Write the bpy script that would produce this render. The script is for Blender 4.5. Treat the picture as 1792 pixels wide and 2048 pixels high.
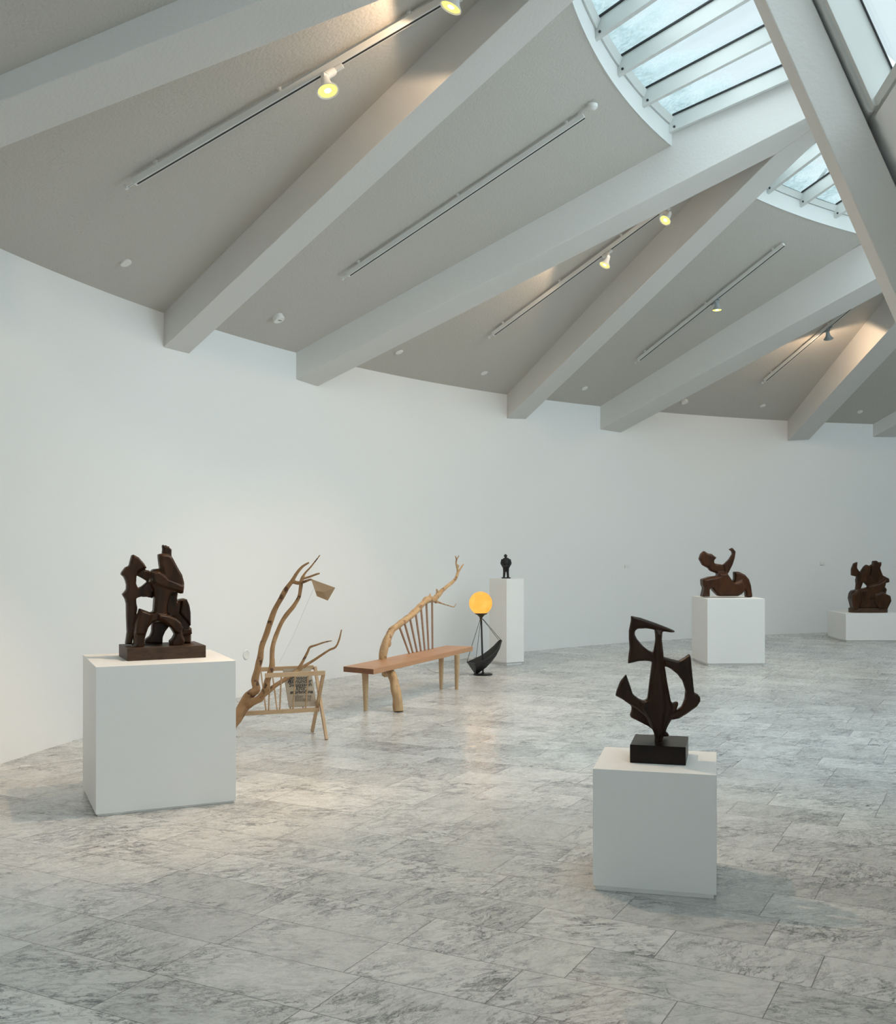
import bpy, bmesh, math, random
from mathutils import Vector, Matrix, noise
random.seed(4)
for o in list(bpy.data.objects): bpy.data.objects.remove(o)
SC = bpy.context.scene; COL = SC.collection
PI = math.pi; D = math.radians
F = 2126.0; CU = 896.0; CV = 1084.0; EYE = 1.65          # focal length in pixels, principal column, horizon row, eye height

# ------------------------------------------------------------------ camera
cam = bpy.data.cameras.new('camera'); camo = bpy.data.objects.new('camera', cam); COL.objects.link(camo)
camo.location = (0, 0, EYE); camo.rotation_euler = (D(90), 0, 0)
cam.sensor_fit = 'HORIZONTAL'; cam.sensor_width = 36.0
cam.lens = F / 1792 * 36.0; cam.shift_x = 0.0; cam.shift_y = (CV - 1024) / 1792.0
cam.clip_start = .05; cam.clip_end = 300
SC.camera = camo
SC.view_settings.view_transform = 'Standard'; SC.view_settings.look = 'None'
SC.view_settings.gamma = 1; SC.view_settings.use_curve_mapping = False
SC.view_settings.exposure = 1.03
SC.cycles.max_bounces = 9; SC.cycles.diffuse_bounces = 6; SC.cycles.transparent_max_bounces = 16

# ------------------------------------------------------------------ overcast sky
SKY_LOW, SKY_HIGH = .54, 2.1     # dimmed ahead through the panes; brightened behind and overhead to light the room
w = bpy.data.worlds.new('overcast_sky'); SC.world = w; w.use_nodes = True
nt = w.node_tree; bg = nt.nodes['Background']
tc = nt.nodes.new('ShaderNodeTexCoord'); nz = nt.nodes.new('ShaderNodeTexNoise')
nz.inputs['Scale'].default_value = 2.2; nz.inputs['Detail'].default_value = 5
cr = nt.nodes.new('ShaderNodeValToRGB')
cr.color_ramp.elements[0].position = .3; cr.color_ramp.elements[0].color = (.70, .86, 1.0, 1)
cr.color_ramp.elements[1].position = .7; cr.color_ramp.elements[1].color = (.88, .98, 1.0, 1)
nt.links.new(tc.outputs['Generated'], nz.inputs['Vector']); nt.links.new(nz.outputs['Fac'], cr.inputs['Fac'])
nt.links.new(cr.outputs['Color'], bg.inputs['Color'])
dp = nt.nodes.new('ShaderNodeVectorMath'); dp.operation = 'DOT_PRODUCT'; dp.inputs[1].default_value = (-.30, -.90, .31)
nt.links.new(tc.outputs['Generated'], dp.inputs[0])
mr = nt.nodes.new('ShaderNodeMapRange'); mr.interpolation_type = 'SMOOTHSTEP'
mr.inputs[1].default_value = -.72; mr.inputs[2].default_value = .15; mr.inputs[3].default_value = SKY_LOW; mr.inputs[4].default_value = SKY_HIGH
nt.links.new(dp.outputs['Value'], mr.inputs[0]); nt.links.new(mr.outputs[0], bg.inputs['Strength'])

SPOT_W = 45.0           # watts of a track spot
WARM = (1.0, .72, .48)

# ------------------------------------------------------------------ room geometry numbers
C = Vector((11.565, 4.942)); RW = 15.18; ZW = 3.83; KS = .475      # centre and radius of the curved wall, its height, roof slope
C2 = Vector((14.8, 2.4))                                          # centre of the inner curve on which the V-beam nodes sit
def pol2(r, th): t = math.radians(th); return Vector((C2.x + r * math.cos(t), C2.y + r * math.sin(t)))
T0, T1 = 80.0, 228.0                                              # where the hall ends
RC = 11.08                                                        # radius of the roof-light kerb
def pol(r, th): t = D(th); return Vector((C.x + r * math.cos(t), C.y + r * math.sin(t)))
def cone(r): return ZW + KS * (RW - r)
# V-beam nodes: position and height of the fork, axis direction, half angle of the V, beam width, slope along the axis, how far the strut sits in
NODES = [(11.18, 15.93, 5.60, 104.9, 21.8, .43, .45, .30), (6.81, 14.086, 5.52, 119.33, 21.32, .455, .434, .30), (3.441, 11.163, 5.721, 141.68, 22.25, .406, .464, .32),
         (1.17, 6.748, 5.71, 161.75, 22.75, .391, .466, 0.), (*pol2(14.3, 181.5), 5.72, 181.0, 22.3, .41, .466, 0.), (*pol2(14.3, 201.3), 5.72, 201.0, 22.3, .41, .466, 0.)]
NODE = [Vector(n[:2]) for n in NODES]; AX = [n[3] for n in NODES]
ATH = [math.degrees(math.atan2(n.y-C2.y, n.x-C2.x)) % 360 for n in NODE]
AI = [91.] + ATH + [209.]; EX = [.3] + [n[7] for n in NODES] + [0.]
def fpt(a, z, d):
    "point on the steep inner side: angle a about C2, height z, set back d behind the room face of the struts; flat between struts"
    k = max(i for i in range(len(AI)-1) if AI[i] <= a + 1e-6); a0, a1 = AI[k], AI[k+1]; f = (a-a0)/(a1-a0); m = (a0+a1)/2
    r = (fac(z) - d - (EX[k]*(1-f) + EX[k+1]*f)) * math.cos(D(a1-a0)/2) / math.cos(D(a-m))
    p = pol2(r, a); return Vector((p.x, p.y, z))
def fac(z): return 11.547 + .397 * z                      # radius of the steep inner side at height z (room face of struts)
def at(u, v, Y): return Vector(((u - CU) / F * Y, Y, EYE - (v - CV) / F * Y))
def atz(u, v, z=0.):
    Y = F * (EYE - z) / (v - CV); return Vector(((u - CU) / F * Y, Y, z))
def onplane(u, v, p, ang):
    "point of the pixel ray on the vertical plane through p that runs along angle ang (radians)"
    n = Vector((-math.sin(ang), math.cos(ang))); d = Vector(((u - CU) / F, 1.))
    t = n.dot(Vector((p[0], p[1]))) / n.dot(d)
    return Vector((d.x * t, t, EYE - (v - CV) / F * t))

# ------------------------------------------------------------------ object helpers
def tag(o, label=None, cat=None, group=None, kind=None):
    if label: o['label'] = label
    if cat: o['category'] = cat
    if group: o['group'] = group
    if kind: o['kind'] = kind
    return o
def obj(name, bm, m=None, parent=None, smooth=False, bevel=0, auto=None):
    me = bpy.data.meshes.new(name); bmesh.ops.recalc_face_normals(bm, faces=bm.faces[:]); bm.to_mesh(me); bm.free()
    o = bpy.data.objects.new(name, me); COL.objects.link(o)
    if m: me.materials.append(m)
    if smooth: me.shade_smooth()
    if auto: me.set_sharp_from_angle(angle=D(auto))
    if bevel:
        b = o.modifiers.new('bevel', 'BEVEL'); b.width = bevel; b.segments = 2; b.limit_method = 'ANGLE'
    if parent: o.parent = parent
    return o
def empty(name, loc, rz=0, label=None, cat=None, group=None, kind=None):
    o = bpy.data.objects.new(name, None); COL.objects.link(o); o.empty_display_size = .05
    o.location = loc; o.rotation_euler = (0, 0, rz); tag(o, label, cat, group, kind); return o
def keep(o, parent):
    "parent o, whose mesh is in world coordinates, to an empty without moving it"
    o.parent = parent
    M = Matrix.Translation(parent.location) @ parent.rotation_euler.to_matrix().to_4x4()
    p = parent.parent
    while p:
        M = Matrix.Translation(p.location) @ p.rotation_euler.to_matrix().to_4x4() @ M; p = p.parent
    o.matrix_parent_inverse = M.inverted(); return o
def sub(o, parent):
    'a piece of a part: parent is a part whose mesh already lies in world coordinates'
    o.parent = parent; return o
def NB(): return bmesh.new()
def bx(bm, x0, x1, y0, y1, z0, z1, M=None):
    vs = [bm.verts.new(Vector(p) if M is None else M @ Vector(p)) for p in
          ((x0,y0,z0),(x1,y0,z0),(x1,y1,z0),(x0,y1,z0),(x0,y0,z1),(x1,y0,z1),(x1,y1,z1),(x0,y1,z1))]
    for f in ((3,2,1,0),(4,5,6,7),(0,1,5,4),(1,2,6,5),(2,3,7,6),(3,0,4,7)): bm.faces.new([vs[i] for i in f])
    return vs
def hexa(bm, bot, top):
    b = [bm.verts.new(p) for p in bot]; t = [bm.verts.new(p) for p in top]; n = len(b)
    bm.faces.new(b[::-1]); bm.faces.new(t)
    for i in range(n): bm.faces.new((b[i], b[(i+1)%n], t[(i+1)%n], t[i]))
def grid(bm, rows, close=False):
    vs = [[bm.verts.new(p) for p in r] for r in rows]; n = len(rows[0])
    for i in range(len(rows)-1):
        for j in range(n if close else n-1):
            bm.faces.new((vs[i][j], vs[i][(j+1)%n], vs[i+1][(j+1)%n], vs[i+1][j]))
    return vs
def tube(bm, pts, rad, seg=10, wob=0., seed=0):
    pts = [Vector(p) for p in pts]; n = len(pts)
    if not hasattr(rad, '__len__'): rad = [rad]*n
    up = Vector((.13, .29, .95)).normalized(); rows = []
    for i, p in enumerate(pts):
        t = (pts[min(i+1, n-1)] - pts[max(i-1, 0)]).normalized()
        a = (up - t * up.dot(t))
        if a.length < .05: a = Vector((1, 0, 0)) - t * t.x
        a.normalize(); b = t.cross(a); up = a
        r = []
        for k in range(seg):
            f = 2*PI*k/seg; d = a*math.cos(f) + b*math.sin(f)
            q = rad[i] * (1 + wob * noise.noise(p*9 + d*.9 + Vector((seed, 0, 0))))
            r.append(p + d*q)
        rows.append(r)
    vs = grid(bm, rows, True)
    bm.faces.new(vs[0][::-1]); bm.faces.new(vs[-1])
def lathe(bm, prof, seg=24, M=None):
    rows = [[(M or Matrix()) @ Vector((r*math.cos(2*PI*k/seg), r*math.sin(2*PI*k/seg), z)) for k in range(seg)] for r, z in prof]
    vs = grid(bm, rows, True); bm.faces.new(vs[0][::-1]); bm.faces.new(vs[-1])
def smooth_path(pts, rads, sub=5):
    P = [Vector(p) for p in pts]; out = []; ro = []
    for i in range(len(P)-1):
        p0 = P[max(i-1,0)]; p1 = P[i]; p2 = P[i+1]; p3 = P[min(i+2, len(P)-1)]
        for k in range(sub):
            t = k/sub
            out.append(.5*((2*p1)+(p2-p0)*t+(2*p0-5*p1+4*p2-p3)*t*t+(3*p1-p0-3*p2+p3)*t**3)); ro.append(rads[i]*(1-t)+rads[i+1]*t)
    out.append(P[-1]); ro.append(rads[-1]); return out, ro
def frame(d, up=Vector((0,0,1))):
    z = Vector(d).normalized(); x = up.cross(z)
    if x.length < 1e-3: x = Vector((1,0,0))
    x.normalize(); y = z.cross(x)
    return Matrix((x, y, z)).transposed().to_4x4()

# ------------------------------------------------------------------ materials
def mat(name, col, rough=.5, metal=0, spec=.5):
    m = bpy.data.materials.new(name); m.use_nodes = True; b = m.node_tree.nodes['Principled BSDF']
    b.inputs['Base Color'].default_value = (*col, 1); b.inputs['Roughness'].default_value = rough
    b.inputs['Metallic'].default_value = metal; b.inputs['Specular IOR Level'].default_value = spec
    return m
def nn(m, t, **k):
    n = m.node_tree.nodes.new(t)
    for a, v in k.items():
        if a in ('operation','blend_type','noise_dimensions','feature','data_type','distance','interpolation_type'): setattr(n, a, v)
        else: n.inputs[a].default_value = v
    return n
def lk(m, a, b): m.node_tree.links.new(a, b)
def bump(m, scale, strength, dist=.01, detail=3):
    b = m.node_tree.nodes['Principled BSDF']; t = nn(m, 'ShaderNodeTexCoord'); n = nn(m, 'ShaderNodeTexNoise', Scale=scale, Detail=detail)
    p = nn(m, 'ShaderNodeBump', Strength=strength, Distance=dist)
    lk(m, t.outputs['Object'], n.inputs['Vector']); lk(m, n.outputs['Fac'], p.inputs['Height']); lk(m, p.outputs['Normal'], b.inputs['Normal'])
def ramp(m, stops):
    r = m.node_tree.nodes.new('ShaderNodeValToRGB'); e = r.color_ramp.elements
    while len(e) < len(stops): e.new(.5)
    for i, (p, c) in enumerate(stops): e[i].position = p; e[i].color = (*c, 1)
    return r
M = {}
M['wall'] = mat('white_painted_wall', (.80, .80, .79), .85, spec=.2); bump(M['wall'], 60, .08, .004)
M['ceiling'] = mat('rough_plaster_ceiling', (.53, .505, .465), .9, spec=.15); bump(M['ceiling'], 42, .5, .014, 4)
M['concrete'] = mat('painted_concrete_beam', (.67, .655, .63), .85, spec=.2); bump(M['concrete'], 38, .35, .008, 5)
M['frame'] = mat('white_painted_frame', (.62, .63, .61), .45)
M['curb'] = mat('white_painted_curb', (.64, .65, .64), .7); bump(M['curb'], 70, .2, .004)
M['gasket'] = mat('black_rubber_gasket', (.012, .012, .013), .6)
M['screw'] = mat('dark_steel_screw', (.05, .05, .05), .4, .6)
M['plinth'] = mat('matt_white_plinth_paint', (.84, .83, .81), .6, spec=.3); bump(M['plinth'], 200, .04, .002)
M['track'] = mat('white_enamel', (.72, .72, .70), .4)
M['slot'] = mat('black_track_slot', (.01, .01, .01), .5)
M['plastic'] = mat('white_plastic', (.76, .75, .72), .4)
M['grey'] = mat('grey_enamel_lamp', (.30, .33, .34), .4)
M['black'] = mat('black_lacquered_steel', (.012, .012, .012), .38)
M['blacktin'] = mat('black_lacquered_sheet', (.014, .014, .014), .5)
M['brass'] = mat('dark_patinated_brass', (.10, .075, .045), .4, .6)
M['iron'] = mat('black_patinated_bronze', (.010, .010, .011), .5, .2)

def emis(name, col, st):
    m = bpy.data.materials.new(name); m.use_nodes = True; t = m.node_tree; t.nodes.remove(t.nodes['Principled BSDF'])
    e = t.nodes.new('ShaderNodeEmission'); e.inputs['Color'].default_value = (*col, 1); e.inputs['Strength'].default_value = st
    t.links.new(e.outputs[0], t.nodes['Material Output'].inputs[0]); return m
M['bulb'] = emis('lit_bulb', (1.0, .83, .55), 9.0)
M['reflector'] = emis('lit_reflector', (1.0, .92, .30), .52)

# opal amber glass globe, its glow mottled by noise
m = emis('lit_amber_glass', (1, .5, .1), 1.0); t = m.node_tree; e = [n for n in t.nodes if n.type == 'EMISSION'][0]
n = nn(m, 'ShaderNodeTexNoise', Scale=9., Detail=3); tcn = nn(m, 'ShaderNodeTexCoord'); r = ramp(m, [(.3, (.62, .24, .035)), (.75, (.70, .32, .07))])
lk(m, tcn.outputs['Object'], n.inputs['Vector']); lk(m, n.outputs['Fac'], r.inputs['Fac']); lk(m, r.outputs['Color'], e.inputs['Color'])
M['globe'] = m

# marble floor: rows of slabs of random length
def floor_mat():
    m = mat('veined_marble_slabs', (.5, .5, .5), .32); b = m.node_tree.nodes['Principled BSDF']
    def ma(op, a, b_=None, c_=None):
        n = nn(m, 'ShaderNodeMath', operation=op)
        for i, x in enumerate((a, b_, c_)):
            if x is None: continue
            if isinstance(x, (int, float)): n.inputs[i].default_value = x
            else: lk(m, x, n.inputs[i])
        return n.outputs[0]
    tc = nn(m, 'ShaderNodeTexCoord'); sp = nn(m, 'ShaderNodeSeparateXYZ'); lk(m, tc.outputs['Object'], sp.inputs[0])
    a = D(-27.6); X = sp.outputs[0]; Y = sp.outputs[1]
    al = ma('ADD', ma('MULTIPLY', X, math.cos(a)), ma('MULTIPLY', Y, math.sin(a)))
    ac = ma('ADD', ma('MULTIPLY', X, -math.sin(a)), ma('MULTIPLY', Y, math.cos(a)))
    v = ma('DIVIDE', ma('SUBTRACT', ac, 4.110 - 20*.3417), .3417)
    row = ma('FLOOR', v); fv = ma('FRACT', v)
    wn = nn(m, 'ShaderNodeTexWhiteNoise', noise_dimensions='1D'); lk(m, row, wn.inputs['W'])
    sw = nn(m, 'ShaderNodeSeparateColor'); lk(m, wn.outputs['Color'], sw.inputs[0])
    ln = ma('MULTIPLY_ADD', sw.outputs[0], .16, .60)
    u = ma('ADD', ma('DIVIDE', ma('ADD', al, 30.), ln), ma('MULTIPLY', sw.outputs[1], 7.))
    col = ma('FLOOR', u); fu = ma('FRACT', u)
    du = ma('MULTIPLY', ma('MINIMUM', fu, ma('SUBTRACT', 1., fu)), ln)
    dv = ma('MULTIPLY', ma('MINIMUM', fv, ma('SUBTRACT', 1., fv)), .3417)
    dj = ma('MINIMUM', du, dv)
    cx = nn(m, 'ShaderNodeCombineXYZ'); lk(m, row, cx.inputs[0]); lk(m, col, cx.inputs[1])
    w3 = nn(m, 'ShaderNodeTexWhiteNoise', noise_dimensions='3D'); lk(m, cx.outputs[0], w3.inputs['Vector'])
    s3 = nn(m, 'ShaderNodeSeparateColor'); lk(m, w3.outputs['Color'], s3.inputs[0])
    # rotate and shift the stone of each slab
    mp = nn(m, 'ShaderNodeMapping'); lk(m, tc.outputs['Object'], mp.inputs['Vector'])
    of = nn(m, 'ShaderNodeVectorMath', operation='SCALE'); of.inputs['Scale'].default_value = 40.
    lk(m, w3.outputs['Color'], of.inputs[0]); lk(m, of.outputs[0], mp.inputs['Location'])
    rt = nn(m, 'ShaderNodeCombineXYZ'); lk(m, ma('MULTIPLY_ADD', s3.outputs[0], 1.1, -.9), rt.inputs[2]); lk(m, rt.outputs[0], mp.inputs['Rotation'])
    st = nn(m, 'ShaderNodeVectorMath', operation='MULTIPLY'); st.inputs[1].default_value = (1., 2.1, 1.); lk(m, mp.outputs[0], st.inputs[0])
    wp = nn(m, 'ShaderNodeTexNoise', Scale=3.2, Detail=5, Roughness=.6); lk(m, st.outputs[0], wp.inputs['Vector'])
    ad = nn(m, 'ShaderNodeVectorMath', operation='MULTIPLY_ADD'); ad.inputs[1].default_value = (.5, .5, .5)
    lk(m, wp.outputs['Color'], ad.inputs[0]); lk(m, st.outputs[0], ad.inputs[2])
    vo = nn(m, 'ShaderNodeTexVoronoi', Scale=4.2, feature='DISTANCE_TO_EDGE'); lk(m, ad.outputs[0], vo.inputs['Vector'])
    v1 = ramp(m, [(0., (1, 1, 1)), (.025, (.45, .45, .45)), (.11, (0, 0, 0))]); lk(m, vo.outputs['Distance'], v1.inputs['Fac'])
    n2 = nn(m, 'ShaderNodeTexNoise', Scale=4.6, Detail=9, Roughness=.68); n2.inputs['Distortion'].default_value = 1.1; lk(m, ad.outputs[0], n2.inputs['Vector'])
    v2 = ramp(m, [(.47, (0, 0, 0)), (.50, (.85, .85, .85)), (.535, (0, 0, 0))]); lk(m, n2.outputs['Fac'], v2.inputs['Fac'])
    n3 = nn(m, 'ShaderNodeTexNoise', Scale=2.6, Detail=3); lk(m, mp.outputs[0], n3.inputs['Vector'])
    v3 = ramp(m, [(.38, (0, 0, 0)), (.68, (1, 1, 1))]); lk(m, n3.outputs['Fac'], v3.inputs['Fac'])
    n4 = nn(m, 'ShaderNodeTexNoise', Scale=28., Detail=6, Roughness=.7); lk(m, st.outputs[0], n4.inputs['Vector'])
    v4 = ramp(m, [(.45, (0, 0, 0)), (.72, (1, 1, 1))]); lk(m, n4.outputs['Fac'], v4.inputs['Fac'])
    k = ma('MULTIPLY', ma('ADD', ma('MULTIPLY', v1.outputs[0], .48), ma('MULTIPLY', v2.outputs[0], .88)), ma('MULTIPLY_ADD', v3.outputs[0], .90, .38))
    k = ma('ADD', k, ma('MULTIPLY', v4.outputs[0], ma('MULTIPLY_ADD', v3.outputs[0], .42, .16)))
    k = ma('MINIMUM', k, 1.)
    base = ramp(m, [(0, (.50, .50, .485)), (1, (.66, .655, .635))]); lk(m, s3.outputs[1], base.inputs['Fac'])
    mx = nn(m, 'ShaderNodeMix', data_type='RGBA'); lk(m, k, mx.inputs[0]); lk(m, base.outputs[0], mx.inputs[6]); mx.inputs[7].default_value = (.12, .125, .13, 1)
    jm = nn(m, 'ShaderNodeMapRange'); lk(m, dj, jm.inputs[0]); jm.inputs[1].default_value = .0011; jm.inputs[2].default_value = .0026; jm.inputs[3].default_value = 1; jm.inputs[4].default_value = 0
    m2 = nn(m, 'ShaderNodeMix', data_type='RGBA'); lk(m, jm.outputs[0], m2.inputs[0]); lk(m, mx.outputs[2], m2.inputs[6]); m2.inputs[7].default_value = (.13, .12, .115, 1)
    lk(m, m2.outputs[2], b.inputs['Base Color'])
    rr = nn(m, 'ShaderNodeMapRange'); lk(m, n4.outputs['Fac'], rr.inputs[0]); rr.inputs[3].default_value = .19; rr.inputs[4].default_value = .34
    lk(m, rr.outputs[0], b.inputs['Roughness']); b.inputs['Specular IOR Level'].default_value = .42
    bp = nn(m, 'ShaderNodeBump', Strength=.10, Distance=.004); lk(m, n4.outputs['Fac'], bp.inputs['Height']); lk(m, bp.outputs['Normal'], b.inputs['Normal'])
    return m
M['floor'] = floor_mat()

def wood(name, c1, c2, scale=6, rough=.5, axis=(1, 1, 8), spots=None, sp=.35):
    m = mat(name, c1, rough, spec=sp); b = m.node_tree.nodes['Principled BSDF']
    tc = nn(m, 'ShaderNodeTexCoord'); mp = nn(m, 'ShaderNodeMapping'); mp.inputs['Scale'].default_value = axis
    n = nn(m, 'ShaderNodeTexNoise', Scale=scale, Detail=6, Roughness=.6); n.inputs['Distortion'].default_value = .6
    r = ramp(m, [(.3, c2), (.7, c1)])
    lk(m, tc.outputs['Object'], mp.inputs[0]); lk(m, mp.outputs[0], n.inputs['Vector']); lk(m, n.outputs['Fac'], r.inputs['Fac'])
    out = r.outputs[0]
    if spots:
        v = nn(m, 'ShaderNodeTexNoise', Scale=14., Detail=2); lk(m, tc.outputs['Object'], v.inputs['Vector'])
        r2 = ramp(m, [(.60, (0, 0, 0)), (.68, (1, 1, 1))]); lk(m, v.outputs['Fac'], r2.inputs['Fac'])
        x = nn(m, 'ShaderNodeMix', data_type='RGBA'); lk(m, r2.outputs[0], x.inputs[0]); lk(m, out, x.inputs[6]); x.inputs[7].default_value = (*spots, 1); out = x.outputs[2]
    lk(m, out, b.inputs['Base Color'])
    bp = nn(m, 'ShaderNodeBump', Strength=.2, Distance=.004); lk(m, n.outputs['Fac'], bp.inputs['Height']); lk(m, bp.outputs['Normal'], b.inputs['Normal'])
    return m
M['bark'] = wood('peeled_branch_wood', (.44, .245, .11), (.27, .145, .065), 9, .55, (1, 1, 1), (.10, .045, .022))
M['bark2'] = wood('peeled_birch_branch', (.56, .37, .20), (.42, .25, .12), 9, .5, (1, 1, 1), (.25, .13, .06))
M['oak'] = wood('oiled_beech_board', (.49, .265, .145), (.41, .215, .11), 5, .42, (1, 1, 12))
M['oakend'] = wood('dark_end_grain', (.24, .10, .045), (.18, .075, .035), 16, .5, (1, 1, 1))
M['pale'] = wood('pale_turned_beech', (.55, .38, .22), (.47, .31, .17), 7, .45, (1, 1, 3))
M['spindle'] = wood('pinkish_beech_rod', (.42, .27, .18), (.34, .21, .14), 7, .45, (1, 1, 3))
M['rack'] = wood('light_pine_rail', (.62, .42, .25), (.53, .34, .19), 7, .5, (1, 1, 1))
M['statue'] = wood('dark_carved_wood', (.046, .017, .007), (.015, .007, .004), 4, .34, (3, 3, .8), sp=.18)
M['statue2'] = wood('dark_stained_oak_carving', (.070, .029, .012), (.014, .007, .004), 5, .34, (3, 3, .8), sp=.2)
M['statuebase'] = wood('brown_wooden_base', (.085, .042, .020), (.030, .016, .009), 14, .5, (1, 1, 3))
M['darkbase'] = wood('blackened_wooden_base', (.016, .008, .005), (.006, .004, .003), 8, .33, (1, 1, 2), sp=.2)
M['reddish'] = wood('reddish_brown_carved_wood', (.080, .030, .013), (.028, .011, .006), 5, .34, (2, 2, .8), sp=.22)
M['paper'] = wood('brown_kraft_paper', (.50, .40, .30), (.46, .37, .27), 3, .8, (1, 1, 1), sp=.1)
M['veneer'] = wood('folded_brown_paper', (.50, .34, .21), (.45, .31, .19), 6, .7, (1, 1, 2), sp=.2)
M['ink'] = mat('black_print', (.02, .02, .02), .7)
M['faintink'] = mat('faint_grey_print', (.24, .19, .145), .7)
M['twig'] = mat('bare_dark_twig', (.06, .05, .045), .9)
M['snow'] = mat('snowy_ground', (.8, .82, .85), .9)

def glass_mat():
    m = bpy.data.materials.new('icy_roof_glass'); m.use_nodes = True; t = m.node_tree; t.nodes.clear()
    out = t.nodes.new('ShaderNodeOutputMaterial'); tr = t.nodes.new('ShaderNodeBsdfTransparent'); tr.inputs[0].default_value = (.95, .97, .96, 1)
    gl = t.nodes.new('ShaderNodeBsdfGlossy'); gl.inputs['Roughness'].default_value = .03
    lw = t.nodes.new('ShaderNodeLayerWeight'); lw.inputs['Blend'].default_value = .5
    pw = t.nodes.new('ShaderNodeMath'); pw.operation = 'POWER'; pw.inputs[1].default_value = 4.; t.links.new(lw.outputs['Facing'], pw.inputs[0])
    fr = t.nodes.new('ShaderNodeMath'); fr.operation = 'MULTIPLY_ADD'; fr.inputs[1].default_value = .45; fr.inputs[2].default_value = .025; t.links.new(pw.outputs[0], fr.inputs[0])
    mx = t.nodes.new('ShaderNodeMixShader'); t.links.new(fr.outputs[0], mx.inputs[0]); t.links.new(tr.outputs[0], mx.inputs[1]); t.links.new(gl.outputs[0], mx.inputs[2])
    # melting snow: white crust lying on the pane along its lower edge (uv.y = 0 is the kerb) and running up one side
    uv = t.nodes.new('ShaderNodeUVMap'); sp = t.nodes.new('ShaderNodeSeparateXYZ'); t.links.new(uv.outputs[0], sp.inputs[0])
    tc = t.nodes.new('ShaderNodeTexCoord')
    n1 = t.nodes.new('ShaderNodeTexNoise'); n1.inputs['Scale'].default_value = 3.2; n1.inputs['Detail'].default_value = 4; t.links.new(tc.outputs['Object'], n1.inputs['Vector'])
    n2 = t.nodes.new('ShaderNodeTexNoise'); n2.inputs['Scale'].default_value = 30.; n2.inputs['Detail'].default_value = 6; t.links.new(tc.outputs['Object'], n2.inputs['Vector'])
    def ma(op, a, b, c=None):
        n = t.nodes.new('ShaderNodeMath'); n.operation = op
        for i, x in enumerate((a, b, c)):
            if x is None: continue
            if isinstance(x, (int, float)): n.inputs[i].default_value = x
            else: t.links.new(x, n.inputs[i])
        return n.outputs[0]
    lim = ma('MULTIPLY_ADD', n1.outputs['Fac'], 1.1, -.20)
    e = ma('SUBTRACT', lim, sp.outputs[1])
    mr = t.nodes.new('ShaderNodeMapRange'); t.links.new(e, mr.inputs[0]); mr.inputs[1].default_value = -.16; mr.inputs[2].default_value = .34
    side = t.nodes.new('ShaderNodeMapRange'); t.links.new(sp.outputs[0], side.inputs[0]); side.inputs[1].default_value = .22; side.inputs[2].default_value = .0
    k = ma('MAXIMUM', mr.outputs[0], ma('MULTIPLY', side.outputs[0], .30))
    k = ma('MULTIPLY', k, ma('MULTIPLY_ADD', n2.outputs['Fac'], 1.5, -.05)); k = ma('MINIMUM', k, .85)
    tl = t.nodes.new('ShaderNodeBsdfTranslucent'); tl.inputs[0].default_value = (.36, .42, .42, 1)
    df = t.nodes.new('ShaderNodeBsdfDiffuse'); df.inputs[0].default_value = (.6, .68, .68, 1)
    m2 = t.nodes.new('ShaderNodeMixShader'); m2.inputs[0].default_value = .25; t.links.new(tl.outputs[0], m2.inputs[1]); t.links.new(df.outputs[0], m2.inputs[2])
    m3 = t.nodes.new('ShaderNodeMixShader'); t.links.new(k, m3.inputs[0]); t.links.new(mx.outputs[0], m3.inputs[1]); t.links.new(m2.outputs[0], m3.inputs[2])
    t.links.new(m3.outputs[0], out.inputs[0]); return m
M['glass'] = glass_mat()

# ================================================================== THE ROOM
def arc(a, b, st=1.):
    n = max(2, int(round(abs(b-a)/st))); return [a + (b-a)*i/n for i in range(n+1)]
def V3(p, z): return Vector((p.x, p.y, z))
# floor
bm = NB(); lo = [V3(pol(6.0, a), 0) for a in arc(T0-2, T1+2, 2)]; hi = [V3(pol(RW+.25, a), 0) for a in arc(T0-2, T1+2, 2)]
grid(bm, [lo, hi, [p - Vector((0,0,.2)) for p in hi], [p - Vector((0,0,.2)) for p in lo], lo])
bmesh.ops.remove_doubles(bm, verts=bm.verts[:], dist=1e-4)
tag(obj('floor', bm, M['floor']), 'pale grey veined marble floor laid in staggered rows of slabs', 'floor', kind='structure')
# curved outer wall
bm = NB(); th = arc(T0-1, T1+1, .5)
grid(bm, [[V3(pol(r, a), z) for a in th] for r, z in ((RW, 0), (RW, ZW+.02), (RW+.3, ZW+.02), (RW+.3, 0), (RW, 0))])
bmesh.ops.remove_doubles(bm, verts=bm.verts[:], dist=1e-4)
tag(obj('wall_outer', bm, M['wall'], smooth=True, auto=30), 'long curved white wall behind the sculptures', 'wall', kind='structure')
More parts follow.
